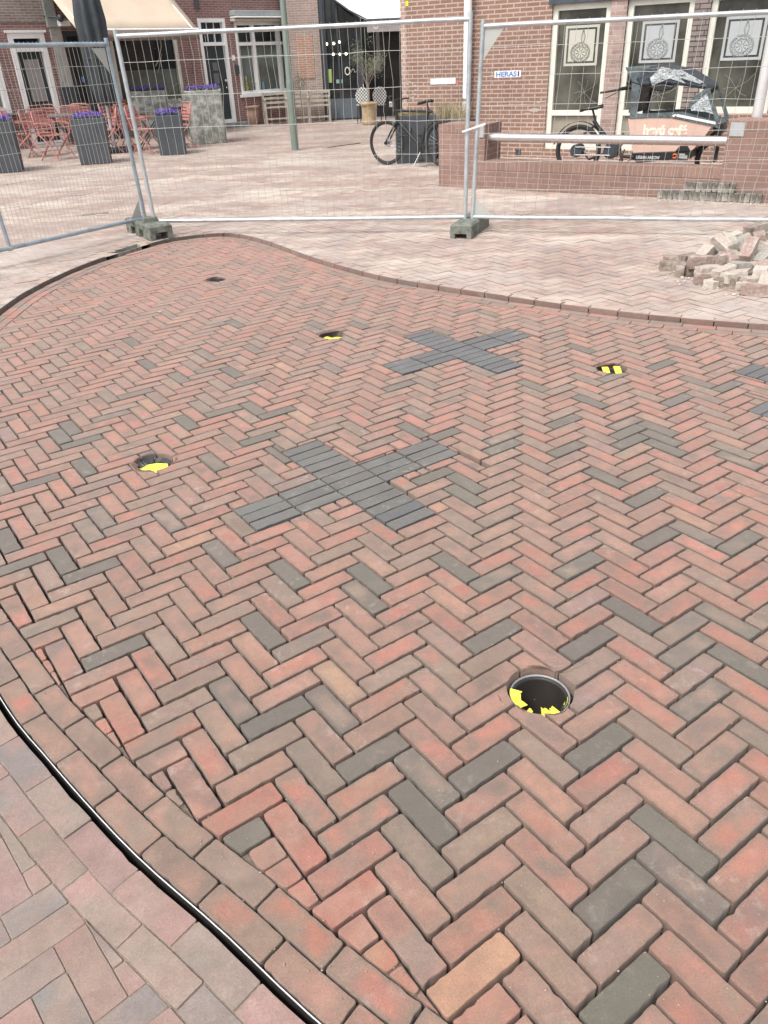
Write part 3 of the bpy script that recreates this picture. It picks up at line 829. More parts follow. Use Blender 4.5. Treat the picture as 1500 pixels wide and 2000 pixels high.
font_part("lettering", "HERAS", (z1 - z0) * 1.02, M_PBLUE, facing(plR.pt(u0 + .012, z0 + (z1 - z0) * .16, .0208), plR.d), s_, bold=.0016, sx=(u1 - u0 - .05) / ((z1 - z0) * 1.02 * 2.95))
m = MB(); m.span(plR, u1 - .028, u1 - .014, z0 + (z1 - z0) * .12, z1 - (z1 - z0) * .12, .020, .0212); m.build("logo_bar", plain("sign_dark_blue", (.03, .06, .2), .5, 0, 0), s_)
# white strap clipped round the two posts
m = MB(); m.bar(plM.pt(3.26, .955, .03), plR.pt(.11, 1.02, .03), .006, .016)
tag(m.build("plastic_strap", M_PLATE), "white plastic strap tying the two fence posts together", "strap")

# ---- concrete feet
def foot(name_label, corner, ax_ang, L, W, H, notches, extra=False):
    ca_, sa_ = math.cos(ax_ang), math.sin(ax_ang); ax = Vector((ca_, sa_, 0)); ay = Vector((-sa_, ca_, 0)); c = Vector((corner[0], corner[1], ZO))
    t = thing("ballast_block", name_label, "concrete fence foot", c + ax * L / 2 + ay * W / 2, ax_ang, "concrete feet under the fence posts")
    # side profile with notches cut from the underside, extruded across the width; end notch by stacking
    pts = [(0, 0)]
    for a, b, h in notches: pts += [(a, 0), (a, h), (b, h), (b, 0)]
    pts += [(L, 0), (L, H - .02), (L - .02, H), (.02, H), (0, H - .02)]
    m = MB()
    q = [c + ax * a + Vector((0, 0, b + .001)) for a, b in pts]
    m.prism(q, ay * W)
    b = m.build("block", M_CFOOT, t, bevel=.008)
    return t, ax, ay, c
M_CFOOT = plain("weathered_concrete_foot", (.155, .165, .14), .95, 0, .42, 14)
_t = M_CFOOT.node_tree
# right foot: long axis runs away from the viewer
frR = gnd(879, 466, ZO); d_ = (gnd(947, 448, ZO) - gnd(921, 466, ZO)).to_2d(); angR = math.atan2(.62, .28)
def foot2(lab, c0, ang, L, W, H, endnotch, sidenotch):
    """c0: near left bottom corner; ang: direction of the long axis"""
    ax = Vector((math.cos(ang), math.sin(ang), 0)); ay = Vector((ax.y, -ax.x, 0)); c0 = Vector((c0[0], c0[1], ZO + .001))
    t = thing("ballast_block", lab, "concrete fence foot", c0 + ax * L / 2 + ay * W / 2, ang, "concrete feet under the fence posts")
    bm = bmesh.new()
    # plan grid of columns, each with its own underside height
    us = [0, .03] + sum([[a, b] for a, b in sidenotch], []) + [L - .03, L]; vs_ = [0, W * .22, W * .78, W]
    m = MB()
    def low(i, j):
        um = (us[i] + us[i + 1]) / 2; h = 0
        if 0 < j < 2 and (i == 0 or i == len(us) - 2): h = endnotch
        if j == 0 or j == 2:
            for a, b in sidenotch:
                if a < um < b: h = endnotch * 1.15
        if j == 1 and 0 < i < len(us) - 2: h = endnotch * .9
        return h
    nu, nv = len(us) - 1, 3
    Pp = lambda u, v, z: c0 + ax * u + ay * v + Vector((0, 0, z))
    for i in range(nu):
        for j in range(nv):
            h = low(i, j); u0, u1, v0, v1 = us[i], us[i + 1], vs_[j], vs_[j + 1]
            m.add([Pp(u0, v0, h), Pp(u1, v0, h), Pp(u1, v1, h), Pp(u0, v1, h)], [(0, 1, 2, 3)])
            for (di, dj, a, b) in ((-1, 0, (u0, v0), (u0, v1)), (1, 0, (u1, v1), (u1, v0)), (0, -1, (u1, v0), (u0, v0)), (0, 1, (u0, v1), (u1, v1))):
                ii, jj = i + di, j + dj
                if 0 <= ii < nu and 0 <= jj < nv:
                    h2 = low(ii, jj)
                    if h2 > h: m.add([Pp(*a, h), Pp(*b, h), Pp(*b, h2), Pp(*a, h2)], [(0, 1, 2, 3)])
                else: m.add([Pp(*a, h), Pp(*b, h), Pp(*b, H - .018), Pp(*a, H - .018)], [(0, 1, 2, 3)])
    e = .018
    o = [(0, 0), (L, 0), (L, W), (0, W)]; n_ = [(e, e), (L - e, e), (L - e, W - e), (e, W - e)]
    for k in range(4):
        a, b = o[k], o[(k + 1) % 4]; c, d = n_[(k + 1) % 4], n_[k]
        m.add([Pp(*a, H - e), Pp(*b, H - e), Pp(*c, H), Pp(*d, H)], [(3, 2, 1, 0)])
    m.add([Pp(*q, H) for q in n_], [(3, 2, 1, 0)])
    m.build("concrete_body", M_CFOOT, t)
    s2 = MB()
    for v in (.3, .5, .7):
        s2.lathe(Pp(L * .5, W * v, H - .004), [(.026, 0), (.026, .0055), (.022, .006), (.022, .001), (.001, .001)], 14, caps=False)
    s2.build("socket_holes", M_PIPE, t)
    return t, Pp
foot2("concrete foot under the pair of posts between the centre and right fence panels", frR.to_2d(), math.atan2(.93, .38), .70, .215, .135, .045, [])
cl = gnd(296, 472, ZO); 
tL, PpL = foot2("concrete foot with notched side under the posts at the left corner of the fence", (cl.x, cl.y), math.atan2(.62, -.42), .74, .245, .15, .075, [(.22, .34), (.45, .58)])
m = MB(); m.box(PpL(.28, .12, .17), (.15, .10, .05), rz=.4); tag(m.build("concrete_scrap", M_CFOOT, bevel=.006), "small flat concrete scrap lying on top of the left fence foot", "concrete scrap")

# ---- heap of old bricks at the right
M_PILE = None
def pile_mat(name, c, dust):
    t = NT(name); t.b.inputs['Roughness'].default_value = .95
    g = t.noise(40, 5, .7); n2 = t.noise(9, 5, .7)
    c1 = t.mix(t.ramp(g, [(.3, 0.0), (.7, 1.0)]), tuple(x * .75 for x in c), tuple(x * 1.2 for x in c))
    geo = t.n('ShaderNodeNewGeometry')
    c2 = t.mix(t.math('MULTIPLY', t.ramp(n2, [(.48 - dust * .25, 0.0), (.62, 1.0)]), .3 + dust * .55), c1, (.55, .50, .44)); t.col(c2)
    t.bump(t.math('ADD', g, n2), .7, .006); return t.m
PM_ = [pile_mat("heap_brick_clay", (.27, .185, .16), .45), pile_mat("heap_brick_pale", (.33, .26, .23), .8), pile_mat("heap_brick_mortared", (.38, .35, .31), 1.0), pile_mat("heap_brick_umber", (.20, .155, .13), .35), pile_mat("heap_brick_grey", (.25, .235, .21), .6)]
def rough_brick(L, W, H, seed, broken=False):
    """one old brick: a bevelled block with knocked corners"""
    rr = random.Random(seed); bm = bmesh.new(); bmesh.ops.create_cube(bm, size=1)
    for v in bm.verts: v.co = Vector((v.co.x * L, v.co.y * W, v.co.z * H)) 
    if broken:
        for v in bm.verts:
            if v.co.x > 0: v.co.x *= rr.uniform(.2, .75)
    bmesh.ops.subdivide_edges(bm, edges=bm.edges[:], cuts=3, use_grid_fill=True)
    for v in bm.verts:
        e = (abs(abs(v.co.x) - L / 2) < 1e-3) + (abs(abs(v.co.y) - W / 2) < 1e-3) + (abs(abs(v.co.z) - H / 2) < 1e-3)
        k = .0012 if e < 2 else (.0026 if e == 2 else .005)
        v.co *= 1 - (k / .05 if e >= 2 else 0) * rr.uniform(.2, 1) * .5
        v.co += Vector((rr.gauss(0, k * .5), rr.gauss(0, k * .5), rr.gauss(0, k * .5)))
    me = bpy.data.meshes.new("loose_brick"); bm.to_mesh(me); bm.free(); return me
GB = "loose old bricks heaped at the right edge"
# (px, py of the brick's centre, height above ground, yaw, pitch, roll, material, broken, label)
HEAP = [
 (1432, 500 - 0, 0, 0, 0, 0, 0, 0, None)]
HEAP = [
 (1312, 519, .035, -8, 0, 0, 3, 0, "brown brick lying flat at the left tip of the heap"),
 (1318, 508, .045, -10, 0, 0, 0, 0, "brick behind the left tip of the heap, mostly hidden"),
 (1329, 527, .04, 65, 0, 90, 3, 0, "brown brick standing end-on at the left tip of the heap"),
 (1368, 511, .115, 0, 0, 90, 0, 0, "long brick lying on its side on top of the heap's left arm"),
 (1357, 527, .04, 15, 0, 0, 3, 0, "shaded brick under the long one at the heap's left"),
 (1381, 490, .15, 40, 25, 0, 1, 1, "broken brick chunk tilted above the left arm of the heap"),
 (1382, 544, .04, -2, 0, 90, 0, 0, "clean red brick on its side at the front left of the heap"),
 (1383, 529, .085, 14, 0, 0, 1, 0, "dusty brick lying on the front left red one"),
 (1418, 552, .04, -38, 0, 90, 3, 0, "brown brick end-on in the middle of the heap's front"),
 (1430, 541, .075, 20, 0, 0, 2, 0, "whitish brick lying behind the front middle brick"),
 (1399, 553, .025, 30, 0, 0, 2, 1, "white mortar lump at the front of the heap"),
 (1418, 529, .10, 22, 12, 0, 1, 1, "small half brick with pale top near the heap's middle"),
 (1408, 505, .13, -25, 65, 15, 0, 1, "pinkish half brick standing on its corner"),
 (1430, 505, .14, 80, 10, 0, 0, 0, "reddish brick pointing to the viewer in mid heap"),
 (1412, 478, .20, -50, -30, 20, 1, 0, "pale brick sloping left at the top of the heap"),
 (1428, 470, .22, -32, -22, 0, 2, 0, "mortar-covered brick on the upper left of the heap"),
 (1446, 475, .22, 40, 20, -30, 4, 0, "grey mortared brick tilted beside the white one"),
 (1463, 487, .22, 48, 42, 0, 0, 0, "long pink brick leaning steeply on the top right of the heap"),
 (1453, 520, .11, 5, 0, 0, 4, 0, "rough grey brick with white crust in mid heap"),
 (1474, 505, .14, 20, 15, 25, 4, 0, "grey brick under the leaning pink one"),
 (1490, 505, .15, 35, 20, 0, 4, 0, "round-edged grey brick near the right edge"),
 (1462, 553, .04, 10, 0, 0, 4, 0, "grey-topped brick at the front of the heap"),
 (1475, 565, .045, -28, 0, 90, 0, 0, "foremost red brick of the heap, end face turned right"),
 (1485, 531, .12, 60, 0, 0, 2, 0, "pale block with whitish top near the right edge"),
 (1478, 549, .07, 0, 0, 0, 1, 1, "flat pale fragment behind the foremost brick"),
 (1496, 550, .09, 60, 20, 0, 1, 0, "pinkish brick cut by the right edge at the front"),
 (1492, 480, .20, -50, -20, 0, 1, 0, "pale brick sloping down at the right edge"),
 (1476, 447, .30, 20, 10, 0, 3, 0, "mauve brick on the very top of the heap"),
 (1470, 465, .22, 0, 0, 0, 4, 0, "grey brick directly under the topmost one"),
 (1493, 462, .22, 10, 0, 0, 4, 0, "grey brick beside the one under the top"),
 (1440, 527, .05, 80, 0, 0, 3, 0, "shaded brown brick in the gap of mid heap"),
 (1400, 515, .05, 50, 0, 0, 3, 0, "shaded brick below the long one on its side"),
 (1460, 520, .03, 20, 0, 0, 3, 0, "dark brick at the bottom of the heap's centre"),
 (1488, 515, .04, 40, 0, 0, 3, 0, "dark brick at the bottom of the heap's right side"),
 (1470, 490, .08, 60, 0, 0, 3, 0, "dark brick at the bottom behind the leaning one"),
 (1440, 490, .08, 10, 0, 0, 0, 0, "reddish brick supporting the pale ones"),
 (1345, 505, .06, 30, 0, 0, 3, 0, "brown brick tucked behind the long one on its side"),
 (1392, 498, .10, 70, 12, 0, 4, 1, "grey half brick leaning behind the pinkish standing one"),
 (1449, 536, .09, -15, 8, 0, 1, 1, "pale half brick lying low before the rough grey brick"),
 (1415, 537, .05, 60, 0, 0, 3, 1, "small brown fragment in the shaded gap at the front"),
 (1500, 520, .14, -10, 12, 20, 0, 1, "reddish fragment at the right edge in mid height"),
 (1455, 500, .17, -65, 10, 0, 4, 1, "grey fragment wedged below the mortared brick"),
 (1480, 460, .26, 75, 5, 0, 0, 1, "red fragment behind the topmost mauve brick"),
 (1436, 462, .20, 15, 10, 0, 2, 1, "whitish fragment at the upper left outline of the heap"),
 (1446, 553, .035, 75, 0, 0, 2, 1, "white-crusted fragment between the front bricks"),
 (1480, 475, .11, 85, 0, 0, 3, 0, "dark brick supporting the top of the heap"),
]
for k, (px, py, h, yw, pt_, rl, mi, br, lab) in enumerate(HEAP):
    g = gnd(px, py, ZO + h)
    L_, W_, H_ = (.20, .088, .070) if mi != 2 else (.19, .09, .065)
    L_ *= random.uniform(.86, .97); me = rough_brick(L_, W_, H_, k + 3, br); me.materials.append(PM_[mi])
    o = bpy.data.objects.new("loose_brick", me); COL.objects.link(o)
    o.location = g; o.rotation_euler = (R(rl), R(-pt_), R(yw)); tag(o, lab, "brick", GB)
    if br: o.scale = (1.1, 1, .9)
# extra bricks of the heap just outside the right edge keep it whole from the side
for k, (x, y, h, yw, pt_) in enumerate([(3.25, 6.9, .04, 10, 0), (3.3, 6.55, .04, 70, 0), (3.35, 7.1, .12, 30, 10), (3.2, 6.3, .04, -20, 0), (3.45, 6.8, .12, -40, 12), (3.1, 7.25, .04, 50, 0)]):
    pass
M_SHARD = plain("mortar_crumbs", (.46, .42, .365), .95, 0, .15, 40)
mb = MB(); rr = random.Random(5)
for k in range(300):
    px = rr.choice([rr.gauss(1340, 16), rr.gauss(1400, 22), rr.gauss(1440, 34), rr.gauss(1380, 60)]); py = rr.gauss(556, 12) if px > 1370 else rr.gauss(541, 8)
    g = gnd(min(px, 1499), py, ZO); q = rr.uniform(.002, .007) if rr.random() < .85 else rr.uniform(.008, .018)
    mb.sphere(g + Vector((0, 0, q * .3)), q, 6, 4, (rr.uniform(.7, 1.3), rr.uniform(.7, 1.3), .55))
tag(mb.build("mortar_crumbs", M_SHARD), "white mortar crumbs scattered in front of the brick heap", "mortar crumbs", kind='stuff')
# stray pebbles and chips on the new paving
for (px, py, q, lab) in [(313, 611, .012, "small white stone lying on the new paving at the left"), (203, 637, .006, "tiny pale chip lying far left on the paving"), (787, 590, .006, "tiny chip near the far border course")]:
    g = gnd(px, py, 0); m = MB(); m.sphere(g + Vector((0, 0, q * .6)), q, 8, 6, (1.2, .9, .75)); tag(m.build("pebble", M_SHARD), lab, "pebble", "pebbles on the new paving")
mb = MB(); rr = random.Random(17)
for k in range(420):
    px, py = rr.uniform(0, 1500), 560 + 1430 * rr.random() ** .8; g = gnd(px, py, 0); q = rr.uniform(.0007, .0022) * (1.4 if rr.random() < .1 else 1)
    if side(g.x, g.y)[0] > .02: mb.sphere(g + Vector((0, 0, .0015 + q * .4)), q, 5, 3, (1.2, .9, .6))
tag(mb.build("sand_grains", plain("loose_grit", (.36, .29, .22), .95, 0, .3, 60)), "loose grit sprinkled over the new brick paving", "grit", kind='stuff')
m = MB(); g = gnd(265, 556, 0); m.tube([g, g + Vector((.01, .02, .004)), g + Vector((-.005, .09, .003))], .0018, 5)
tag(m.build("twig", plain("twig_bark", (.35, .25, .17), .9, 0, .2)), "thin twig lying on the paving below the open pit", "twig")

# ================================================================== THE RIGHT SIDE: low wall, rail, brick building, bicycles
UPV = Vector((0, 0, 1))
def px_pts(pl, pts, off=0.0): return [pl.pt(*pl.uz(x, y, off), off) for x, y in pts]
def facade(mb, pl, u0, u1, z0, z1, openings, depth=.12, off=0.0, back=.25):
    """wall skin with real openings and reveals; UVs in metres"""
    us = sorted(set([u0, u1] + [v for o in openings for v in (o[0], o[1]) if u0 < v < u1])); zs = sorted(set([z0, z1] + [v for o in openings for v in (o[2], o[3]) if z0 < v < z1]))
    def hole(u, z): return any(o[0] < u < o[1] and o[2] < z < o[3] for o in openings)
    for i in range(len(us) - 1):
        for j in range(len(zs) - 1):
            a, b, c, d = us[i], us[i + 1], zs[j], zs[j + 1]
            if hole((a + b) / 2, (c + d) / 2): continue
            mb.quad(pl.pt(a, c, off), pl.pt(b, c, off), pl.pt(b, d, off), pl.pt(a, d, off), [(a, c), (b, c), (b, d), (a, d)])
    for a, b, c, d in openings:
        for (p, q) in (((a, c), (a, d)), ((b, d), (b, c)), ((a, d), (b, d)), ((b, c), (a, c))):
            mb.quad(pl.pt(*p, off), pl.pt(*q, off), pl.pt(*q, off - depth), pl.pt(*p, off - depth),
                    [(p[0] if p[0] != q[0] else 0, p[1] if p[1] != q[1] else 0), (q[0] if p[0] != q[0] else 0, q[1] if p[1] != q[1] else 0), (q[0] + .0 if p[0] != q[0] else depth, q[1] if p[1] != q[1] else depth), (p[0] if p[0] != q[0] else depth, p[1] if p[1] != q[1] else depth)])
    # thickness: returns at both ends and top
    for u in (u0, u1): mb.quad(pl.pt(u, z0, off), pl.pt(u, z1, off), pl.pt(u, z1, off - back), pl.pt(u, z0, off - back), [(0, z0), (0, z1), (back, z1), (back, z0)])
    mb.quad(pl.pt(u0, z1, off), pl.pt(u1, z1, off), pl.pt(u1, z1, off - back), pl.pt(u0, z1, off - back), [(u0, 0), (u1, 0), (u1, back), (u0, back)])
def uvbox(mb, pl, u0, u1, z0, z1, o0, o1):
    """box with metre UVs (o1 is the face towards the viewer)"""
    P = pl.pt
    for (pts, uv) in (([(u0, z0, o1), (u1, z0, o1), (u1, z1, o1), (u0, z1, o1)], lambda q: (q[0], q[1])), ([(u1, z0, o0), (u0, z0, o0), (u0, z1, o0), (u1, z1, o0)], lambda q: (q[0], q[1])),
                      ([(u0, z0, o0), (u0, z0, o1), (u0, z1, o1), (u0, z1, o0)], lambda q: (q[2], q[1])), ([(u1, z0, o1), (u1, z0, o0), (u1, z1, o0), (u1, z1, o1)], lambda q: (q[2], q[1])),
                      ([(u0, z1, o1), (u1, z1, o1), (u1, z1, o0), (u0, z1, o0)], lambda q: (q[0], q[2]))):
        mb.quad(*[P(*q) for q in pts], [uv(q) for q in pts])
M_WALLR = wallbrick("red_facing_brick", (.225, .128, .097), (.26, .155, .12), (.42, .335, .285))
M_LOWW = wallbrick("brown_garden_wall_brick", (.215, .135, .112), (.25, .16, .133), (.32, .24, .205), ms=.006, dirt=.4)
M_LOWC = wallbrick("soldier_course_brick", (.225, .138, .112), (.26, .165, .135), (.31, .235, .20), bw=.25, bh=.066, ms=.006, vert=True)
M_PIERP = wallbrick("weathered_purple_brick", (.29, .20, .18), (.36, .27, .245), (.40, .33, .29), ms=.008, dirt=.7)
M_PIERD = wallbrick("dark_split_face_brick", (.19, .155, .145), (.26, .215, .20), (.06, .05, .048), bh=.065, ms=.007)
M_WHITE = plain("cream_window_paint", (.70, .70, .62), .5, 0, .08, 5)
M_WHITE2 = plain("white_window_paint", (.80, .81, .80), .5, 0, .06, 5)
def glassmat(name, c, rough=.06, streak=.25):
    t = NT(name); t.b.inputs['Roughness'].default_value = rough; n_ = t.noise(1.6, 4, .6)
    t.col(t.ramp(n_, [(.35, tuple(x * (1 - streak) for x in c)), (.65, tuple(x * (1 + streak) for x in c))]))
    t.b.inputs['Specular IOR Level'].default_value = .5; n2 = t.noise(.8, 2); t.bump(n2, .03, .02); return t.m
M_GLR = glassmat("olive_tinted_glass", (.075, .075, .062), .05, .6)
M_GLD = glassmat("dark_shop_glass", (.022, .025, .028), .05, .5)
M_GLG = glassmat("house_window_glass", (.13, .145, .13), .06, .35)
M_DKM = plain("anthracite_metal", (.045, .055, .065), .5, .1, .12, 4)
M_BLK = plain("black_bicycle_paint", (.018, .019, .02), .42, 0, .15, 8)
M_RUB = plain("tyre_rubber", (.028, .028, .028), .8, 0, .2, 20)
M_CHR = plain("bright_steel", (.62, .62, .63), .25, .9, .05, 10)

A0 = gnd(950, 369, ZO); A1 = gnd(1490, 396, ZO)
AW = math.atan2(A1.y - A0.y, A1.x - A0.x)
PW = Plane(A0.x, A0.y, AW)                                  # front face of the low wall
uP0, uP1 = PW.uz(857, 330)[0], PW.uz(946, 300)[0]
uQ0 = PW.uz(1410, 330)[0]; uQ1 = uQ0 + 2.2
zP = PW.uz(900, 243)[1]; zW = PW.uz(1100, 319)[1]; zQ = PW.uz(1450, 236)[1]
lw = thing("garden_wall", "low brown brick wall between two taller brick piers behind the right fence panel", "brick wall", PW.pt((uP1 + uQ0) / 2, ZO), AW)
m = MB(); uvbox(m, PW, uP1, uQ0, -.05, zW - .11, -.30, 0); m.build("wall_base", M_LOWW, lw)
m = MB(); uvbox(m, PW, uP1, uQ0, zW - .11, zW, -.305, .004); m.build("soldier_course", M_LOWC, lw)
m = MB(); uvbox(m, PW, uP0, uP1, -.05, zP - .10, -.50, 0); m.build("pier", M_LOWW, lw)
m = MB(); uvbox(m, PW, uP0 - .002, uP1 + .002, zP - .10, zP, -.503, .004); m.build("pier_cap", M_LOWC, lw)
m = MB(); uvbox(m, PW, uQ0, uQ1, -.05, zQ - .10, -.50, .03); m.build("pier", M_LOWW, lw)
m = MB(); uvbox(m, PW, uQ0 - .002, uQ1 + .002, zQ - .10, zQ, -.503, .034); m.build("pier_cap", M_LOWC, lw)
for (a, b, o_) in ((PW.uz(937, 250)[0], PW.uz(945.5, 250)[0], .0045), (uQ0 + .02, uQ0 + .17, .0345)):
    zt_ = zP if o_ < .02 else zQ
    m = MB(); m.span(PW, a, b, zt_ - .15, zt_ - .012, o_, o_ + .006); m.build("metal_plate", plain("dull_zinc", (.42, .44, .45), .5, .3, .15), lw)
# rail
M_RAIL = plain("brushed_steel_rail", (.60, .57, .57), .3, .85, .06, 3)
ra = PW.uz(951, 268.5, -.14); rb = PW.uz(1417, 268.5, -.14)
m = MB(); m.tube([PW.pt(uP1 - .02, ra[1], -.14), PW.pt(uQ0 + .02, ra[1], -.14)], .052, 20); tag(m.build("steel_rail", M_RAIL), "thick steel rail between the two brick piers above the low wall", "rail")
# forecourt paving level behind the wall belongs to the square

# grey bricks stacked on edge against the wall foot
M_GB = pile_mat("stacked_grey_brick", (.125, .12, .105), .15); M_GB2 = pile_mat("stacked_pale_brick", (.17, .16, .14), .4)
gb_u0 = PW.uz(1287, 385)[0]; gb_u1 = PW.uz(1489, 392)[0]; nb = 19; wb = (gb_u1 - gb_u0) / nb
ords = ["first", "second", "third", "fourth", "fifth", "sixth", "seventh", "eighth", "ninth", "tenth", "eleventh", "twelfth", "thirteenth", "fourteenth", "fifteenth", "sixteenth", "seventeenth", "eighteenth", "nineteenth"]
for row, ks in ((0, range(nb)), (1, range(5, 14))):
    for k in ks:
        me = rough_brick(.085, wb * .96, .095, 100 + k + row * 30); me.materials.append(M_GB if (k + row) % 4 else M_GB2)
        o = bpy.data.objects.new("stacked_brick", me); COL.objects.link(o)
        o.location = PW.pt(gb_u0 + (k + .5) * wb, ZO + .05 + row * .096 + random.uniform(-.003, .003), .05 + row * .002)
        o.rotation_euler = (R(random.gauss(0, 2)), R(random.gauss(0, 2)), AW + math.pi / 2 + R(random.gauss(0, 2)))
        i_ = k if row == 0 else k - 5
        tag(o, "%s grey brick from the left in the %s row at the wall foot" % (ords[i_], "upper" if row else "lower"), "brick", "grey bricks stacked on edge at the wall foot")
mb = MB(); rr = random.Random(9)
for k in range(420):
    u = rr.uniform(gb_u0 - .6, gb_u1 + .1); q = rr.uniform(.003, .011); mb.sphere(PW.pt(u, ZO + q * .2, rr.uniform(.09, .26) * (1 - .3 * rr.random())), q, 6, 4, (1.2, 1.2, .45))
tag(mb.build("spilled_mortar", M_SHARD), "pale spilled mortar and grit along the foot of the low wall", "spilled mortar", kind='stuff')

# building
M_SMEAR = plain('old_plaster_smear', (.42, .38, .34), .95, 0, .15, 40)
_b = Vector((0, 0, CAM_H)) + ray(1000, 100) * (14.5 / ray(1000, 100).y)
PB = Plane(_b.x, _b.y, AW)
BU = lambda px, py: PB.uz(px, py)[0]
BZ = lambda px, py: PB.uz(px, py)[1]
uB0 = BU(785, 150); zT = BZ(1090, 8)
W1 = (BU(1064, 250), BU(1173, 236), BZ(1070, 291), zT); W2 = (BU(1201, 250), BU(1332, 190), W1[2], zT); W3 = (BU(1362, 190), BU(1362, 190) + (W2[1] - W2[0]) * 1.03, BZ(1440, 222), zT)
bb = thing("brick_building", "red brick building with tall cream-framed windows behind the cargo bike", "building", PB.pt(uB0, ZO), AW)
m = MB(); facade(m, PB, uB0, W3[1] + 2.5, -.05, 4.6, [W1, W2, W3], .16); m.build("wall", M_WALLR, bb)
m = MB(); uvbox(m, PB, uB0 - .004, uB0 + .10, -.05, 4.6, -6.0, .006); m.build("corner_strip", wallbrick("pale_corner_brick", (.34, .23, .19), (.38, .27, .23), (.5, .42, .37), bw=.11), bb)
for (a, b, mt) in ((W1[1], W2[0], M_PIERP), (W2[1], W3[0], M_PIERD)):
    m = MB(); uvbox(m, PB, a, b, ZO, zT + .02, -.17, .012); m.build("brick_pier", mt, bb)
m = MB(); m.span(PB, W1[0] - .05, W3[1] + 2, zT, zT + .14, -.1, .03); m.build("lintel", plain("dark_blue_lintel", (.05, .065, .085), .6, 0, .2), bb)
def frame_bars(pl, o, fw, mat, parent, mull=(), trans=(), off0=-.13, off1=-.05, sill=True, name="window_frame"):
    u0, u1, z0, z1 = o; m = MB()
    m.span(pl, u0, u0 + fw, z0, z1, off0, off1); m.span(pl, u1 - fw, u1, z0, z1, off0, off1)
    m.span(pl, u0 + fw, u1 - fw, z1 - fw, z1, off0, off1 - .002); m.span(pl, u0 + fw, u1 - fw, z0, z0 + fw, off0, off1 - .002)
    for u in mull: m.span(pl, u - fw / 2, u + fw / 2, z0 + fw, z1 - fw, off0 + .01, off1 - .004)
    for z in trans: m.span(pl, u0 + fw, u1 - fw, z - fw * .45, z + fw * .45, off0 + .012, off1 - .006)
    return m.build(name, mat, parent)
def pane(pl, o, mat, parent, off=-.11, name="pane"):
    m = MB(); m.quad(pl.pt(o[0] + .02, o[2] + .02, off), pl.pt(o[1] - .02, o[2] + .02, off), pl.pt(o[1] - .02, o[3] - .02, off), pl.pt(o[0] + .02, o[3] - .02, off)); return m.build(name, mat, parent)
zr = BZ(1120, 221)
M_BLIND = plain("beige_blind", (.30, .275, .225), .8, 0, .15, 2)
for k, o in enumerate((W1, W2, W3)):
    fr = frame_bars(PB, o, .085, M_WHITE, bb, trans=(zr,) if k < 2 else (), name="window"); pane(PB, o, M_GLR, fr)
    if k < 2:
        m = MB(); m.span(PB, o[0] + .09, o[1] - .09, o[2] + .09, zr - .05, -.108, -.104); m.build("lower_panel", M_BLIND, fr)
# frosted emblem stickers on the glass
M_FROST = plain("frosted_film", (.47, .47, .41), .8, 0, .05, 2); M_FROST2 = plain("grey_blue_film", (.40, .43, .44), .8, 0, .05, 2); M_EMB = plain("emblem_grey", (.22, .225, .19), .8, 0, 0); M_EMB2 = plain("emblem_pale", (.27, .29, .29), .8, 0, 0)
SQS = [((1106, 51), (1172, 47), (1165, 127), (1100, 130)), ((1256, 42), (1329, 38), (1317, 122), (1247, 123)), ((1419, 32), (1500, 29), (1489, 116), (1407, 119))]
wfr = [c for c in bb.children if c.name.startswith('window')] if False else [o for o in bpy.data.objects if o.parent == bb and o.name.startswith('window')]
for k, sq in enumerate(SQS):
    uz = [PB.uz(x, y, -.108) for x, y in sq]
    a = (uz[0][0] + uz[3][0]) / 2; b = (uz[1][0] + uz[2][0]) / 2; c = (uz[2][1] + uz[3][1]) / 2; d = (uz[0][1] + uz[1][1]) / 2
    if k == 2: b = a + (PB.uz(1329, 38)[0] - PB.uz(1256, 42)[0]) * 1.02
    o1 = -.1065; m = MB(); fw = .035
    for (p, q, r_, s_) in ((a, b, d - fw, d), (a, b, c, c + fw), (a, a + fw, c + fw, d - fw), (b - fw, b, c + fw, d - fw)): m.span(PB, p, q, r_, s_, -.109, o1)
    m.span(PB, a + .065, b - .065, c + .06, d - .06, -.109, o1)
    stk = m.build("frosted_sticker", M_FROST if k == 0 else M_FROST2, wfr[k])
    # emblem: patterned wheel with two tall flame-like hands rising from it
    e = MB(); w_ = b - a; cx_ = (a + b) / 2 - .01; cz_ = c + (d - c) * .33; r1 = w_ * .27
    def ring(r_, tr, n=36, sz=.86): e.tube([PB.pt(cx_ + r_ * math.cos(2 * math.pi * q / n), cz_ + r_ * sz * math.sin(2 * math.pi * q / n), o1 + .001) for q in range(n)], tr, 4, closed=True)
    ring(r1, .007); ring(r1 * .62, .004); ring(r1 * 1.1, .003)
    for q in range(12):
        an = 2 * math.pi * q / 12; e.tube([PB.pt(cx_ + r1 * .81 * math.cos(an) + .028 * math.cos(t), cz_ + r1 * .81 * .86 * math.sin(an) + .022 * math.sin(t), o1 + .001) for t in (0, 1.57, 3.14, 4.71)], .005, 4, closed=True)
    for q in range(8):
        an = 2 * math.pi * q / 8 + .2; e.tube([PB.pt(cx_ + r1 * .12 * math.cos(an), cz_ + r1 * .1 * math.sin(an), o1 + .001), PB.pt(cx_ + r1 * .5 * math.cos(an), cz_ + r1 * .44 * math.sin(an), o1 + .001)], [.003, .008], 4)
    for sg in (-1, 1):
        pts = [(0.0, .98), (.14, 1.2), (.22, 1.5), (.20, 1.8), (.10, 2.15), (.03, 2.5)]
        e.tube([PB.pt(cx_ + .03 + sg * r1 * x, cz_ + r1 * .86 * z, o1 + .001) for x, z in pts], .004, 4)
        e.tube([PB.pt(cx_ + .03 + sg * r1 * x * .5, cz_ + r1 * .86 * z * .96, o1 + .001) for x, z in pts], .003, 4)
    e.build("emblem", M_EMB if k == 0 else M_EMB2, stk)
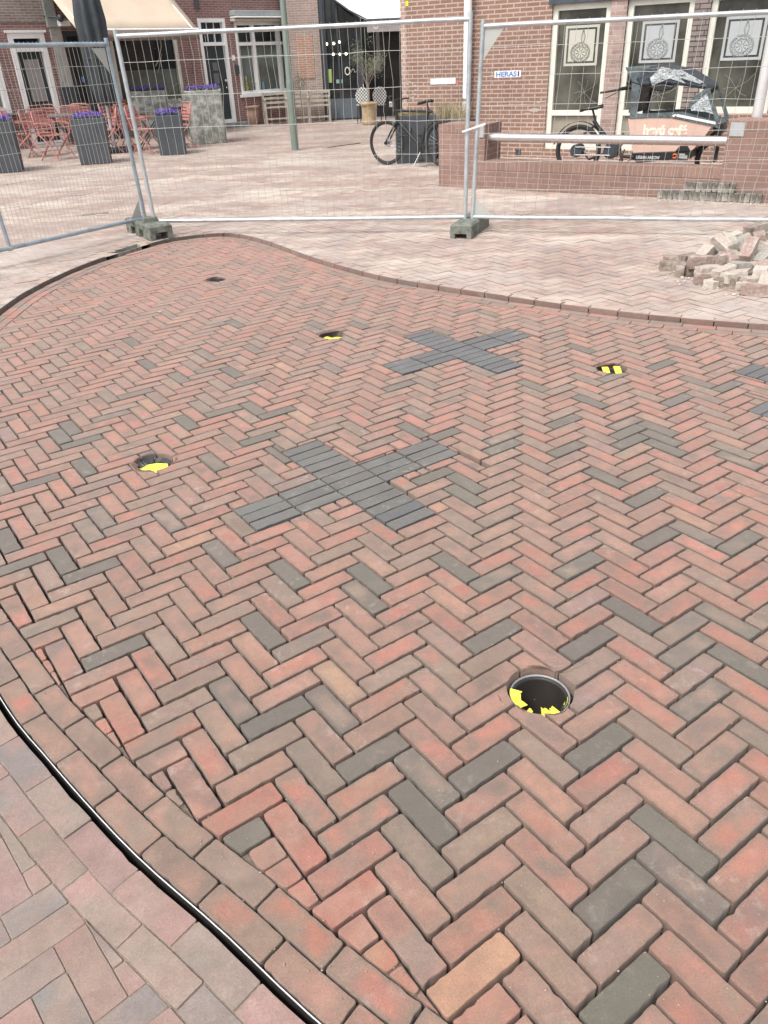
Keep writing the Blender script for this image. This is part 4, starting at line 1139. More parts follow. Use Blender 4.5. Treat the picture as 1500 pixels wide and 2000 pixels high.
# twig-like reflections in the panes, modelled as thin pale stems on the glass
M_TWIGREF = plain("pale_reflected_twig", (.45, .47, .42), .8, 0, .1)
for k, (px, py) in enumerate([(1141, 180), (1285, 185), (1437, 172)]):
    u, z = PB.uz(px, py, -.1); m = MB(); rr = random.Random(k)
    for q in range(7):
        an = R(20 + q * 50 + rr.uniform(-12, 12)); l_ = rr.uniform(.12, .3)
        m.tube([PB.pt(u, z, -.105), PB.pt(u + l_ * .6 * math.cos(an), z + l_ * .6 * math.sin(an), -.104), PB.pt(u + l_ * math.cos(an + .15), z + l_ * math.sin(an + .15), -.105)], .0016, 4)
    m.build("reflected_twigs", M_TWIGREF, wfr[k])
u, z = PB.uz(1012, 297); m = MB(); m.span(PB, u - .05, u + .05, z - .045, z + .045, -.02, .005); m.build("vent", M_DKM, bb)
u, z = PB.uz(793, 7); m = MB(); m.span(PB, u, u + .05, z - .035, z + .035, 0.006, .012); m.build("yellow_label", plain("yellow_label", (.85, .8, .03), .6, 0, 0), bb)
# worn painted ring on the brickwork left of the downpipe
u, z = PB.uz(802, 176); m = MB(); rr = random.Random(3)
for q in range(11):
    an = 2 * math.pi * q / 11; r_ = .105
    m.prism([PB.pt(u + r_ * math.cos(an) + .024 * math.cos(t) * rr.uniform(.6, 1.2), z + .125 * math.sin(an) + .02 * math.sin(t) * rr.uniform(.6, 1.2), .0005) for t in (0.3, 1.5, 2.8, 4, 5.2)], PB.n * .0015)
m.build("worn_paint_ring", M_SMEAR, bb)
m = MB()
for (px, py, a, b) in [(1045, 215, .16, .035), (1030, 222, .1, .02), (1052, 200, .04, .015), (985, 200, .07, .006), (1000, 197, .09, .004)]:
    u, z = PB.uz(px, py); m.prism([PB.pt(u + a * math.cos(t) * rr.uniform(.5, 1), z + b * math.sin(t) * rr.uniform(.5, 1), .0005) for t in [k * .7 for k in range(9)]], PB.n * .0015)
m.build("plaster_smears", M_SMEAR, bb)
# downpipes
for (px, py, off_, lab, r_, tilt_) in [(912, 150, .13, "white downpipe on the brick wall behind the pair of fence posts", .065, 0)]:
    u, z = PB.uz(px, py, off_); t = thing("downpipe", lab, "downpipe", PB.pt(u, ZO, off_), AW)
    m = MB(); m.tube([PB.pt(u, ZO, off_), PB.pt(u, 4.5, off_)], r_, 16); m.build("pipe", M_WHITE2, t)
    m = MB()
    for zz in (.9, 2.6): m.tube([PB.pt(u, zz, off_), PB.pt(u, zz + .04, off_)], r_ + .006, 16); m.bar(PB.pt(u, zz + .02, off_), PB.pt(u, zz + .02, 0), .02)
    m.build("bracket", M_CHR, t)
u, z = PW.uz(1479, 225, -.62)
m = MB(); m.tube([PW.pt(u, ZO, -.62), PW.pt(u, 4.2, -.62)], .058, 18); tag(m.build("steel_column", plain("pale_steel_column", (.66, .66, .66), .35, .3, .05)), "round bright steel column rising behind the right brick pier", "column")
m = MB(); m.tube([PW.pt(u, ZO, -.62), PW.pt(u, ZO + .02, -.62)], .11, 18)
# planters
M_PLB = plain("anthracite_planter", (.065, .075, .085), .65, 0, .2, 3)
M_SOIL = plain("soil", (.06, .045, .035), .95, 0, .3, 20)
def tapered(m, c, w0, w1, h, rz, z0=ZO, wall=.03):
    ax = Vector((math.cos(rz), math.sin(rz), 0)); ay = Vector((-ax.y, ax.x, 0)); c = Vector((c[0], c[1], 0))
    def rg(w, z): 
        wx, wy = (w if isinstance(w, tuple) else (w, w)); return [c + ax * (i * wx / 2) + ay * (j * wy / 2) + Vector((0, 0, z)) for i, j in ((-1, -1), (1, -1), (1, 1), (-1, 1))]
    sh = lambda w, d: (w[0] - d, w[1] - d) if isinstance(w, tuple) else w - d
    rs = [rg(w0, z0), rg(w1, z0 + h), rg(sh(w1, 2 * wall), z0 + h), rg(sh(w1, 2 * wall), z0 + h - .06)]
    vs = sum(rs, []); fs = [(3, 2, 1, 0)] + [(r * 4 + k, r * 4 + (k + 1) % 4, r * 4 + 4 + (k + 1) % 4, r * 4 + 4 + k) for r in range(3) for k in range(4)] + [(12, 13, 14, 15)]
    m.add(vs, fs)
M_GRASS = plain("dry_grass", (.26, .22, .10), .85, 0, .3, 20)
def grass(m, c, rx, ry, z, h, n, seed, rz=0.0, spread=.35):
    rr = random.Random(seed)
    for k in range(n):
        x, y = rr.uniform(-rx, rx), rr.uniform(-ry, ry); p = Vector((c[0] + x * math.cos(rz) - y * math.sin(rz), c[1] + x * math.sin(rz) + y * math.cos(rz), z)); hh = h * rr.uniform(.5, 1.1)
        a = rr.uniform(0, 6.28); l_ = hh * spread * rr.random(); tip = p + Vector((l_ * math.cos(a), l_ * math.sin(a), hh)); s_ = Vector((math.sin(a), -math.cos(a), 0)) * .004; mid = p * .5 + tip * .5 + Vector((0, 0, hh * .08))
        m.add([p - s_, p + s_, mid + s_ * .8, mid - s_ * .8, tip], [(0, 1, 2, 3), (3, 2, 4)])
g = gnd(814, 319, ZO); pc_ = Vector((g.x, g.y + .28, 0)); t = thing("planter", "dark box planter with short grass standing behind the black bicycle", "planter", (pc_.x, pc_.y, ZO), AW * .3)
m = MB(); tapered(m, pc_, (.66, .5), (.66, .5), .72, 0); m.build("box", M_PLB, t, bevel=.006)
m = MB(); grass(m, pc_, .29, .2, .69, .12, 500, 1); m.build("grass", M_GRASS, t)
# ---- bicycles
def spokes(m, c, pl, r, hub, n=28, th=.0012):
    for k in range(n):
        a = 2 * math.pi * k / n; b = a + (.25 if k % 2 else -.25); o = .02 if k % 4 < 2 else -.02
        m.tube([pl.pt(c[0] + hub * math.cos(b), c[1] + hub * math.sin(b), c[2] + o), pl.pt(c[0] + r * math.cos(a), c[1] + r * math.sin(a), c[2])], th, 4, caps=False)
def wheel(t, pl, u, z, off, r, disc=False, tr=.022):
    m = MB(); m.tube([pl.pt(u + (r - tr) * math.cos(2 * math.pi * k / 40), z + (r - tr) * math.sin(2 * math.pi * k / 40), off) for k in range(40)], tr, 8, closed=True); w_ = m.build("wheel", M_RUB, t)
    m = MB(); m.tube([pl.pt(u + (r - tr * 2.1) * math.cos(2 * math.pi * k / 36), z + (r - tr * 2.1) * math.sin(2 * math.pi * k / 36), off) for k in range(36)], .012, 6, closed=True); m.build("rim", M_BLK, w_)
    m = MB(); spokes(m, (u, z, off), pl, r - tr * 2, .03); m.build("spokes", M_CHR, w_)
    m = MB(); m.tube([pl.pt(u, z, off - .05), pl.pt(u, z, off + .05)], .026, 12); m.build("hub", M_BLK, w_)
    if disc: m = MB(); m.tube([pl.pt(u, z, off - .042), pl.pt(u, z, off - .038)], .07, 20); m.build("brake_disc", M_CHR, w_)
    return w_
g = gnd(757, 322, ZO); PK = Plane(g.x, g.y, AW)
t = thing("bicycle", "matt black city bicycle parked in front of a dark box planter", "bicycle", PK.pt(.5, ZO), AW)
WR = .335; zh = ZO + WR
wheel(t, PK, 0, zh, 0, WR, True); wheel(t, PK, 1.06, zh, 0, WR)
K = lambda px, py, off=0: PK.pt(*PK.uz(px, py, off), off)
HT = K(770, 224); HB = K(775, 241); BBp = PK.pt(.62, .30); SC = PK.pt(.79, .72); ST2 = PK.pt(.72, .86)
ht = PK.uz(770, 222)
H1 = PK.pt(.19, .84); H2 = PK.pt(.215, .70); BBp = PK.pt(.66, .30); S1 = PK.pt(.78, .82)
m = MB(); m.tube([H1 + (H1 - H2) * .12, H2], .024, 10); m.tube([H1 + PK.d * -.05, PK.pt(.86, .825)], .020, 10); m.tube([H2, BBp], .024, 10); m.tube([BBp, PK.pt(.80, .86)], .018, 10)
for o_ in (-.05, .05):
    m.tube([PK.pt(.80, .74, 0), PK.pt(1.06, zh, o_)], .010, 8); m.tube([BBp, PK.pt(1.06, zh, o_)], .011, 8)
m.build("frame", M_BLK, t)
m = MB()
for o_ in (-.05, .05): m.tube([H2, PK.pt(.20, .66, o_ * .9), PK.pt(.09, .5, o_), PK.pt(0, zh, o_)], [.02, .016, .014, .011], 8)
m.build("fork", M_BLK, t)
m = MB(); m.tube([H1, PK.pt(.165, .97, 0)], .014, 8); m.tube([PK.pt(.30, 1.06, .30), PK.pt(.22, 1.05, .26), PK.pt(.15, .985, .08), PK.pt(.145, .975, 0), PK.pt(.15, .985, -.08), PK.pt(.20, 1.0, -.28), PK.pt(.28, 1.0, -.30)], .012, 8); m.build("handlebar", M_BLK, t)
m = MB(); m.box(PK.pt(.10, .93, .0), (.06, .05, .08)); m.build("headlight", M_CHR, t, bevel=.01)
m = MB(); m.tube([PK.pt(.79, .84), PK.pt(.765, .95)], .013, 8); m.build("seat_post", M_BLK, t)
m = MB(); sp_ = [(.60, .955, .03), (.66, .965, .035), (.74, .985, .07), (.84, 1.0, .075), (.86, .99, .06)]
vs = [];
for u_, z_, w_ in sp_: vs += [PK.pt(u_, z_ - .04, -w_ * .6), PK.pt(u_, z_ - .015, -w_), PK.pt(u_, z_, 0), PK.pt(u_, z_ - .015, w_), PK.pt(u_, z_ - .04, w_ * .6)]
fs = [(i * 5 + k, i * 5 + (k + 1) % 5, i * 5 + 5 + (k + 1) % 5, i * 5 + 5 + k) for i in range(4) for k in range(5)] + [(4, 3, 2, 1, 0), (20, 21, 22, 23, 24)]
m.add(vs, fs, True); m.build("saddle", M_BLK, t)
m = MB(); m.tube([BBp + PK.n * -.06, BBp + PK.n * .06], .03, 12); m.tube([BBp + PK.n * .05, BBp + PK.n * .054], .085, 20); m.tube([BBp + PK.n * .07, PK.pt(.72, .14, .07)], .009, 6); m.tube([BBp - PK.n * .07, PK.pt(.60, .46, -.07)], .009, 6)
m.box(PK.pt(.72, .13, .11), (.09, .08, .02)); m.box(PK.pt(.60, .47, -.11), (.09, .08, .02)); m.build("crankset", M_BLK, t)
m = MB(); m.tube([PK.pt(.66 + .085 * 0, .385, .052), PK.pt(1.06, zh + .03, .052), PK.pt(1.09, zh, .052), PK.pt(1.06, zh - .03, .052), PK.pt(.66, .215, .052)], .006, 5); m.build("belt", M_RUB, t)
m = MB(); m.tube([PK.pt(.68, .28, .04), PK.pt(.60, .05, .16)], .008, 6); m.build("kickstand", M_CHR, t)
m = MB(); rr = random.Random(2)
m.tube([PK.pt(.29 + .1 * math.cos(a) + .08 * a / 6.3, .60 + .13 * math.sin(a), .05 * math.sin(2 * a)) for a in [k * .45 for k in range(15)]], .011, 6); m.build("chain_lock", M_DKM, t)
for nm, (u_, r0, r1) in (("rear_mudguard", (1.06, .36, .36)), ("front_mudguard", (0, .36, .36))):
    m = MB(); a0, a1 = (20, 150) if u_ else (25, 75)
    for k in range(12):
        a, b = R(a0 + (a1 - a0) * k / 12), R(a0 + (a1 - a0) * (k + 1) / 12)
        m.quad(PK.pt(u_ + r0 * math.cos(a), zh + r0 * math.sin(a), -.025), PK.pt(u_ + r0 * math.cos(a), zh + r0 * math.sin(a), .025), PK.pt(u_ + r0 * math.cos(b), zh + r0 * math.sin(b), .025), PK.pt(u_ + r0 * math.cos(b), zh + r0 * math.sin(b), -.025))
    if u_: m.build(nm, M_BLK, t, solid=.003)

# ---- cargo bike
_c = Vector((0, 0, CAM_H)) + ray(1129, 293) * (11.9 / ray(1129, 293).y)
PC = Plane(_c.x, _c.y, AW)
C = lambda px, py: PC.uz(px, py)
cg = thing("cargo_bicycle", "black cargo bicycle with pale pink box and rain canopy behind the steel rail", "cargo bicycle", PC.pt(1.2, ZO), AW)
M_PINK = plain("pale_pink_board", (.60, .41, .335), .55, 0, .06, 3); M_CANV = cloth("grey_canvas", (.10, .125, .135)); M_NAVY = cloth("dark_canvas", (.035, .045, .06), .45, .25)
uf = C(1396, 296)[0]
wheel(cg, PC, 0, ZO + .33, 0, .33, tr=.026); wheel(cg, PC, uf + .02, ZO + .255, 0, .255, tr=.026)
def slab(pts, o0, o1, name, mat, bevel=0.0, parent=cg):
    m = MB(); m.prism([PC.pt(*C(x, y), o0) for x, y in pts], PC.n * (o1 - o0)); return m.build(name, mat, parent, bevel=bevel)
PINK_P = [(1240, 229), (1286, 226.6), (1323, 227), (1361, 235), (1400, 243), (1390, 257), (1374, 276), (1364, 287), (1361, 289), (1249, 294), (1244, 262)]
slab(PINK_P, .28, .30, "side_board", M_PINK); slab(PINK_P, -.30, -.28, "side_board", M_PINK)
m = MB()
u0, z0 = C(1240, 229); u1, z1 = C(1249, 294); m.prism([PC.pt(u0, z0, .28), PC.pt(u1, z1, .28), PC.pt(u1 + .02, z1, .28), PC.pt(u0 + .02, z0, .28)], PC.n * -.56); m.build("rear_board", M_PINK, cg)
slab([(1400, 243), (1361, 289), (1358, 287), (1396, 243)], -.28, .28, "front_board", M_PINK)
slab([(1245, 293.5), (1364, 289), (1361, 303.5), (1255, 313)], -.31, .31, "chassis", M_BLK, .01)
slab([(1331, 290), (1340, 280), (1354, 280), (1360, 290)], .301, .32, "step_arch", M_BLK)
# side lettering
ul, zl = C(1268, 258); ur, _ = C(1357, 255)
font_part("side_lettering", "hey\u00fa caf\u00e9", .155, plain("cream_lettering", (.82, .70, .60), .6, 0, 0), facing(PC.pt(ul, zl, .3008), PC.d), cg, bold=.008, sx=(ur - ul) / .62)
a_, b_ = C(1255, 304); font_part("maker_lettering", "URBAN ARROW", .055, plain("light_lettering", (.6, .6, .6), .6, 0, 0), facing(PC.pt(a_, b_ - .005, .3108), PC.d), cg, bold=.0008, sx=(C(1300, 303)[0] - a_) / .40)
a_, b_ = C(1329.5, 299.5)
m = MB(); m.tube([PC.pt(a_ + .024 * math.cos(k * .4), b_ + .024 * math.sin(k * .4), .312) for k in range(1, 8)], .0085, 6); m.tube([PC.pt(a_ + .024 * math.cos(k * .4 + 3.3), b_ + .024 * math.sin(k * .4 + 3.3), .312) for k in range(1, 8)], .0085, 6); m.build("round_logo", plain("orange_logo", (.85, .16, .05), .6, 0, 0), cg)
for k, (l_) in enumerate((.07, .105, .105)):
    m = MB(); m.box(PC.pt(a_ + .055 + l_ / 2, b_ + .024 - k * .021, .3115), (l_, .001, .011), axes=(PC.d, PC.n, UPV)); m.build("logo_text_line", plain("light_lettering", (.6, .6, .6), .6, 0, 0), cg)
# canopy: corner posts, roof, rolled sides
slab([(1243, 228), (1248, 160), (1264, 165), (1256, 218), (1262, 219), (1345, 215), (1411, 235), (1414, 247), (1400, 242), (1361, 234), (1323, 226), (1286, 225.5)], .27, .31, "canopy_skirt", M_CANV)
slab([(1243, 228), (1248, 160), (1264, 165), (1256, 218), (1262, 219), (1345, 215), (1411, 235), (1414, 247), (1400, 242), (1361, 234), (1323, 226), (1286, 225.5)], -.31, -.27, "canopy_skirt", M_CANV)
slab([(1234, 130), (1248, 158), (1264, 163), (1283, 128)], -.30, .30, "raised_flap", M_CANV, .01)
slab([(1254, 150), (1272, 130), (1305, 128), (1345, 135), (1392, 163), (1396, 171), (1385, 172), (1350, 166), (1300, 162), (1262, 168)], -.31, .31, "canopy_roof", M_NAVY, .03)
slab([(1282, 166), (1290, 174), (1304, 176), (1322, 173), (1330, 166), (1310, 162)], .26, .33, "rolled_side", M_BLK, .012)
slab([(1252, 166), (1262, 166), (1252, 217), (1240, 217)], -.29, .29, "seat_back", M_NAVY)
M_CLEAR = cloth("creased_clear_film", (.42, .46, .48), .18, .45, 14, 12, .06)
slab([(1283, 150), (1305, 129), (1345, 136), (1386, 158), (1378, 161), (1340, 150), (1351, 161), (1320, 151), (1287, 165)], .31, .318, "clear_film", M_CLEAR)
slab([(1359, 207), (1391, 174), (1403, 218), (1385, 215), (1361, 213)], .28, .288, "clear_film", M_CLEAR)
slab([(1358, 194), (1388, 170), (1396, 170), (1416, 236), (1408, 236), (1391, 176), (1355, 208)], .27, .30, "front_pillar", M_CANV)
slab([(1358, 194), (1388, 170), (1396, 170), (1416, 236), (1408, 236), (1391, 176), (1355, 208)], -.30, -.27, "front_pillar", M_CANV)
slab([(1324, 222), (1332, 219), (1332, 222), (1328, 225)], .311, .316, "reflective_band", M_WHITE2)
slab([(1334, 219), (1408, 234), (1408, 239), (1333, 224)], .311, .316, "reflective_band", M_WHITE2)
slab([(1395, 246), (1416, 238), (1418, 252), (1410, 262), (1398, 262)], -.1, .1, "head_unit", M_BLK, .01)
m = MB(); fc = (uf + .02, ZO + .255)
for o_ in (-.06, .06): m.tube([PC.pt(*C(1405, 255), o_), PC.pt(*fc, o_)], .018, 8)
m.tube([PC.pt(*C(1364, 296), 0), PC.pt(*C(1385, 268), 0), PC.pt(*C(1403, 254), 0)], .022, 8)
for k in range(10):
    a, b = R(35 + 11 * k), R(46 + 11 * k); r_ = .285
    m.quad(PC.pt(fc[0] + r_ * math.cos(a), fc[1] + r_ * math.sin(a), -.03), PC.pt(fc[0] + r_ * math.cos(a), fc[1] + r_ * math.sin(a), .03), PC.pt(fc[0] + r_ * math.cos(b), fc[1] + r_ * math.sin(b), .03), PC.pt(fc[0] + r_ * math.cos(b), fc[1] + r_ * math.sin(b), -.03))
m.build("front_fork", M_BLK, cg)
m = MB(); bbx = C(1196, 294)
m.tube([PC.pt(*C(1160, 235)), PC.pt(*C(1176, 262)), PC.pt(*bbx)], .026, 10)             # seat tube
m.tube([PC.pt(*bbx), PC.pt(*C(1150, 311)), PC.pt(*C(1142, 300)), PC.pt(0, ZO + .33, .06)], .017, 8)
m.tube([PC.pt(*C(1165, 243)), PC.pt(*C(1140, 262)), PC.pt(0, ZO + .33, .06)], .014, 8)
m.tube([PC.pt(*C(1165, 243)), PC.pt(*C(1140, 262), -.05), PC.pt(0, ZO + .33, -.06)], .014, 8)
m.tube([PC.pt(*C(1163, 241)), PC.pt(*C(1190, 275)), PC.pt(*C(1215, 305)), PC.pt(*C(1256, 309))], .024, 10)
m.tube([PC.pt(*C(1241, 250)), PC.pt(*C(1243, 175)), PC.pt(*C(1238, 172))], .016, 8)       # steering column
m.tube([PC.pt(*C(1250, 306)), PC.pt(*C(1236, 308))], .03, 8)
m.build("frame", M_BLK, cg)
m = MB(); m.tube([PC.pt(*bbx, -.09), PC.pt(*bbx, .09)], .10, 18); m.tube([PC.pt(*bbx, .09), PC.pt(*bbx, .10)], .075, 18); m.build("motor", M_DKM, cg, bevel=.01)
m = MB(); hb = (0, ZO + .33); m.tube([PC.pt(hb[0], hb[1], -.07), PC.pt(hb[0], hb[1], .09)], .085, 16); m.build("gear_hub", M_DKM, cg, bevel=.008)
m = MB()
for dz in (.05, -.05): m.tube([PC.pt(hb[0], hb[1] + dz, .10), PC.pt(bbx[0], bbx[1] + dz, .10)], .007, 5)
m.build("chain_belt", M_CHR, cg)
m = MB(); m.tube([PC.pt(*C(1163, 236)), PC.pt(*C(1157, 212))], .015, 8); m.build("seat_post", M_BLK, cg)
m = MB(); us, zs = C(1156, 210); vs = []
for du, dz, w_ in [(-.14, -.02, .09), (-.1, .0, .1), (.0, .005, .07), (.1, .02, .03), (.16, .03, .02)]: vs += [PC.pt(us + du, zs + dz - .035, -w_ * .7), PC.pt(us + du, zs + dz - .012, -w_), PC.pt(us + du, zs + dz + .012, 0), PC.pt(us + du, zs + dz - .012, w_), PC.pt(us + du, zs + dz - .035, w_ * .7)]
m.add(vs, fs, True); m.build("saddle", M_BLK, cg)
m = MB(); u_, z_ = C(1238, 172); m.tube([PC.pt(u_, z_, 0), PC.pt(u_ - .02, z_, .08), PC.pt(u_ - .14, z_ - .01, .28), PC.pt(u_ - .34, z_ - .035, .34)], .013, 8); m.tube([PC.pt(u_, z_, 0), PC.pt(u_ - .02, z_, -.08), PC.pt(u_ - .14, z_ + .01, -.28), PC.pt(u_ - .30, z_ - .02, -.34)], .013, 8)
m.tube([PC.pt(u_ - .12, z_ - .03, .28), PC.pt(u_ - .26, z_ - .10, .34)], .006, 5); m.sphere(PC.pt(*C(1228, 162)), .032, 10, 8); m.build("handlebar", M_BLK, cg)
m = MB()
for k in range(14):
    a, b = R(15 + 11 * k), R(26 + 11 * k); r_ = .365
    m.quad(PC.pt(r_ * math.cos(a), ZO + .33 + r_ * math.sin(a), -.035), PC.pt(r_ * math.cos(a), ZO + .33 + r_ * math.sin(a), .035), PC.pt(r_ * math.cos(b), ZO + .33 + r_ * math.sin(b), .035), PC.pt(r_ * math.cos(b), ZO + .33 + r_ * math.sin(b), -.035))
m.build("rear_mudguard", M_BLK, cg, solid=.004)
m = MB(); u_, z_ = C(1214, 290); m.tube([PC.pt(u_ + .12 + .03 * math.sin(k), PW.uz(1243, 250)[1] * 0 + .62 - .04 * k, .42 + .02 * math.cos(k)) for k in range(12)], .016, 6); m.build("hanging_lock_chain", plain("rusty_chain", (.10, .06, .055), .7, .3, .3), cg)
# kickstand legs of the cargo bike
m = MB(); m.tube([PC.pt(*C(1225, 290), .12), PC.pt(*C(1218, 312), .2)], .012, 6); m.tube([PC.pt(*C(1245, 300), .12), PC.pt(*C(1232, 316), .2)], .012, 6); m.build("kickstand", M_BLK, cg)

# long planter with dry grass between the low wall's left pier and the building
_u = PB.uz(884, 235, .35)[0]; _g = PB.pt(_u, ZO, .35); t = thing("planter", "dark planter with dry feathery grass behind the left brick pier", "planter", _g, AW)
m = MB(); tapered(m, _g, (.72, .34), (.72, .34), .60, AW); m.build("box", M_PLB, t, bevel=.006)
m = MB(); grass(m, _g, .30, .12, .60, .34, 320, 4, AW, .5); m.build("grass", plain("feathery_grass", (.42, .36, .22), .9, 0, .2, 20), t)

# ================================================================== THE FAR SIDE: cafe terrace, old houses, dark shop
_p = gnd(438, 250, ZO); AF = R(45)
PF = Plane(_p.x, _p.y, AF)                                  # the row of old houses, running away to the right
FU = lambda x, y, o=0.0: PF.uz(x, y, o)
M_OLDB = wallbrick("old_purple_brick", (.20, .10, .095), (.25, .135, .12), (.33, .25, .23), bw=.20, bh=.053, ms=.009, dirt=.45)
M_OLDG = wallbrick("old_grey_brown_brick", (.20, .155, .14), (.25, .20, .18), (.36, .31, .28), bw=.20, bh=.053, ms=.010, dirt=.4)
M_STUC = plain("weathered_grey_render", (.36, .36, .34), .9, 0, .22, 3)
M_AWN = plain("beige_awning_canvas", (.56, .46, .36), .85, 0, .05, 1.5)
M_VAL = plain("taupe_awning_valance", (.21, .17, .145), .85, 0, .05, 1.5)
M_AWN2 = plain("white_awning_canvas", (.80, .79, .77), .85, 0, .03, 1.5)
M_VAL2 = plain("mauve_grey_valance", (.30, .27, .27), .85, 0, .05, 1.5)
M_DOORK = plain("black_green_door_paint", (.022, .032, .035), .4, 0, .15, 3)
M_CURT = plain("net_curtain", (.30, .29, .28), .85, 0, .1, 8)
def rect_px(x0, y0, x1, y1, o=0.0, pl=None):
    pl = pl or PF; a = pl.uz(x0, y0, o); b = pl.uz(x1, y1, o); return a, b
# openings, from the photograph
dL = (FU(12, 64)[0] * .5 + FU(52, 227)[0] * .5, FU(85, 63)[0] * .5 + FU(113, 200)[0] * .5, ZO, FU(48, 64)[1])
wL = (dL[0] - 2.1, FU(22, 215)[0], FU(10, 222)[1], FU(0, 100)[1])
shop = (FU(125, 72)[0] * .5 + FU(151, 213)[0] * .5, FU(222, 150)[0], ZO, FU(170, 60)[1])
wS = (FU(226, 150)[0], FU(345, 78)[0] * .4 + FU(363, 184)[0] * .6, FU(265, 207)[1], FU(290, 70)[1] + .05)
dR = (FU(385, 36)[0] * .3 + FU(399, 150)[0] * .7, FU(436, 35)[0] * .3 + FU(459, 215)[0] * .7, ZO + .12, FU(410, 36)[1])
wR = (FU(456, 42)[0] * .5 + FU(471, 184)[0] * .5, FU(561, 50)[0] * .5 + FU(566, 178)[0] * .5, FU(510, 182)[1], FU(500, 42)[1])
uSplit = FU(378, 150)[0]; uEnd = FU(575, 100)[0] + .1
cafe = thing("cafe_house", "old brick house with beige awning, white framed door and dark shopfront at the left", "building", PF.pt(shop[0], ZO), AF)
m = MB(); facade(m, PF, wL[0] - 4, uSplit, -.05, 5.5, [dL, wL, shop, wS], .18); m.build("wall", M_OLDB, cafe)
m = MB(); uvbox(m, PF, wL[0] - 4, dL[1] + .12, dL[3] + .20, 5.5, -.1, .012); m.build("upper_wall", M_OLDG, cafe)
m = MB(); m.span(PF, dL[1] + .16, dL[1] + .42, ZO, dL[3] + .1, 0, .05); m.build("rendered_pilaster", M_STUC, cafe)
m = MB(); m.span(PF, dL[1] + .12, dL[1] + .36, dL[3] + .1, 5.5, -.1, .09); m.span(PF, dL[1] + .36, shop[0] + .5, dL[3] + .1, dL[3] + .26, 0, .16); m.build("grey_cornice", plain("grey_green_woodwork", (.24, .26, .245), .6, 0, .15), cafe)
zt = dL[3]; ztr = FU(55, 98)[1]
fr = frame_bars(PF, dL, .11, M_WHITE2, cafe, trans=(), off0=-.12, off1=.03, name="door_frame")
m = MB(); m.span(PF, dL[0] + .11, dL[1] - .11, ztr - .03, ztr + .13, -.12, .01); m.span(PF, dL[0] - .05, dL[1] + .05, dL[3], dL[3] + .05, -.02, .06); m.build("transom_bar", M_WHITE2, fr)
pane(PF, (dL[0] + .09, dL[1] - .09, ztr + .1, dL[3] - .09), M_GLD, fr, -.09)
dr = MB(); dr.span(PF, dL[0] + .11, dL[1] - .11, ZO, ztr - .03, -.13, -.08); dr = dr.build("door", M_DOORK, cafe)
m = MB(); m.span(PF, dL[0] + .27, dL[1] - .22, ZO + .95, ztr - .18, -.079, -.07); m.build("curtained_pane", M_CURT, dr)
m = MB(); m.span(PF, dL[0] + .25, dL[1] - .2, ZO + .15, ZO + .75, -.079, -.072); m.build("panel", M_DOORK, dr)
fr = frame_bars(PF, wL, .12, M_WHITE2, cafe, mull=(wL[1] - .9,), off0=-.13, off1=.02, name="window"); pane(PF, wL, M_GLG, fr)
# dark shopfront
fr = frame_bars(PF, shop, .10, M_DKM, cafe, mull=((shop[0] * .62 + shop[1] * .38),), trans=(ZO + .75,), off0=-.14, off1=-.04, name="shopfront"); pane(PF, shop, M_GLD, fr, -.11)
a, z = FU(169, 155); m = MB(); m.span(PF, a - .07, a + .07, z - .06, z + .06, -.105, -.095); m.build("blue_notice", plain("blue_notice", (.16, .28, .62), .6, 0, 0), fr)
a, z = FU(133, 188); m = MB(); m.span(PF, a - .16, a + .16, z - .2, z + .2, -.03, .12); m.span(PF, a - .07, a + .07, z + .02, z + .10, .121, .123); m.build("letter_box", M_DKM, cafe)
fr = frame_bars(PF, wS, .10, M_WHITE, cafe, off0=-.13, off1=-.02, name="window")
pane(PF, wS, M_GLG, fr, -.10)
m = MB(); m.span(PF, wS[0] + .1, wS[1] - .1, (wS[2] + wS[3]) / 2, wS[3] - .1, -.098, -.094); m.build("dark_upper_pane", M_GLD, fr)
m = MB(); m.span(PF, wS[0] - .1, wS[1] + .1, wS[2] - .09, wS[2], -.1, .12); m.build("window_sill", M_WHITE2, fr)
m = MB(); uvbox(m, PF, shop[1] + .02, wS[1] + .3, ZO, wS[2] - .09, -.05, .012); m.build("mossy_plinth", wallbrick("mossy_brick", (.17, .175, .14), (.21, .21, .17), (.27, .27, .23), bw=.2, bh=.053), cafe)
# beige awning
oA = 1.55
aL = FU(150, 57, oA)[0]; aR = FU(387, 58, oA)[0]; zA = FU(380, 57, oA)[1]; zAl = zA
zTop = zA + 1.25
aw = thing("awning", "broad beige awning sloping out over the cafe shopfront", "awning", PF.pt((aL + aR) / 2, zTop, 0), AF)
m = MB(); n_ = 14
vs = []
for k in range(n_ + 1):
    u = aL + (aR - aL) * k / n_
    for q in range(6):
        f = q / 5; vs.append(PF.pt(u + (0 if 0 < k < n_ else 0), zTop + (zA - zTop) * f - .05 * math.sin(math.pi * f) + .008 * math.sin(k * 1.7), .02 + oA * f))
m.add(vs, [(k * 6 + q, (k + 1) * 6 + q, (k + 1) * 6 + q + 1, k * 6 + q + 1) for k in range(n_) for q in range(5)], True); m.build("canvas", M_AWN, aw, solid=.006)
m = MB(); vs = []
for k in range(41):
    u = aL + (aR - aL) * k / 40; vs += [PF.pt(u, zA, oA + .02), PF.pt(u, zA - .21, oA + .03 + .01 * math.sin(k * .9))]
m.add(vs, [(2 * k, 2 * k + 1, 2 * k + 3, 2 * k + 2) for k in range(40)], True); m.build("valance", M_VAL, aw, solid=.004)
m = MB(); m.tube([PF.pt(aL, zA, oA), PF.pt(aR, zA, oA)], .025, 8)
for u in (aL + .15, aR - .15): m.tube([PF.pt(u, zA, oA), PF.pt(u, zA + .55, .8), PF.pt(u, zTop - .1, .05)], .02, 6)
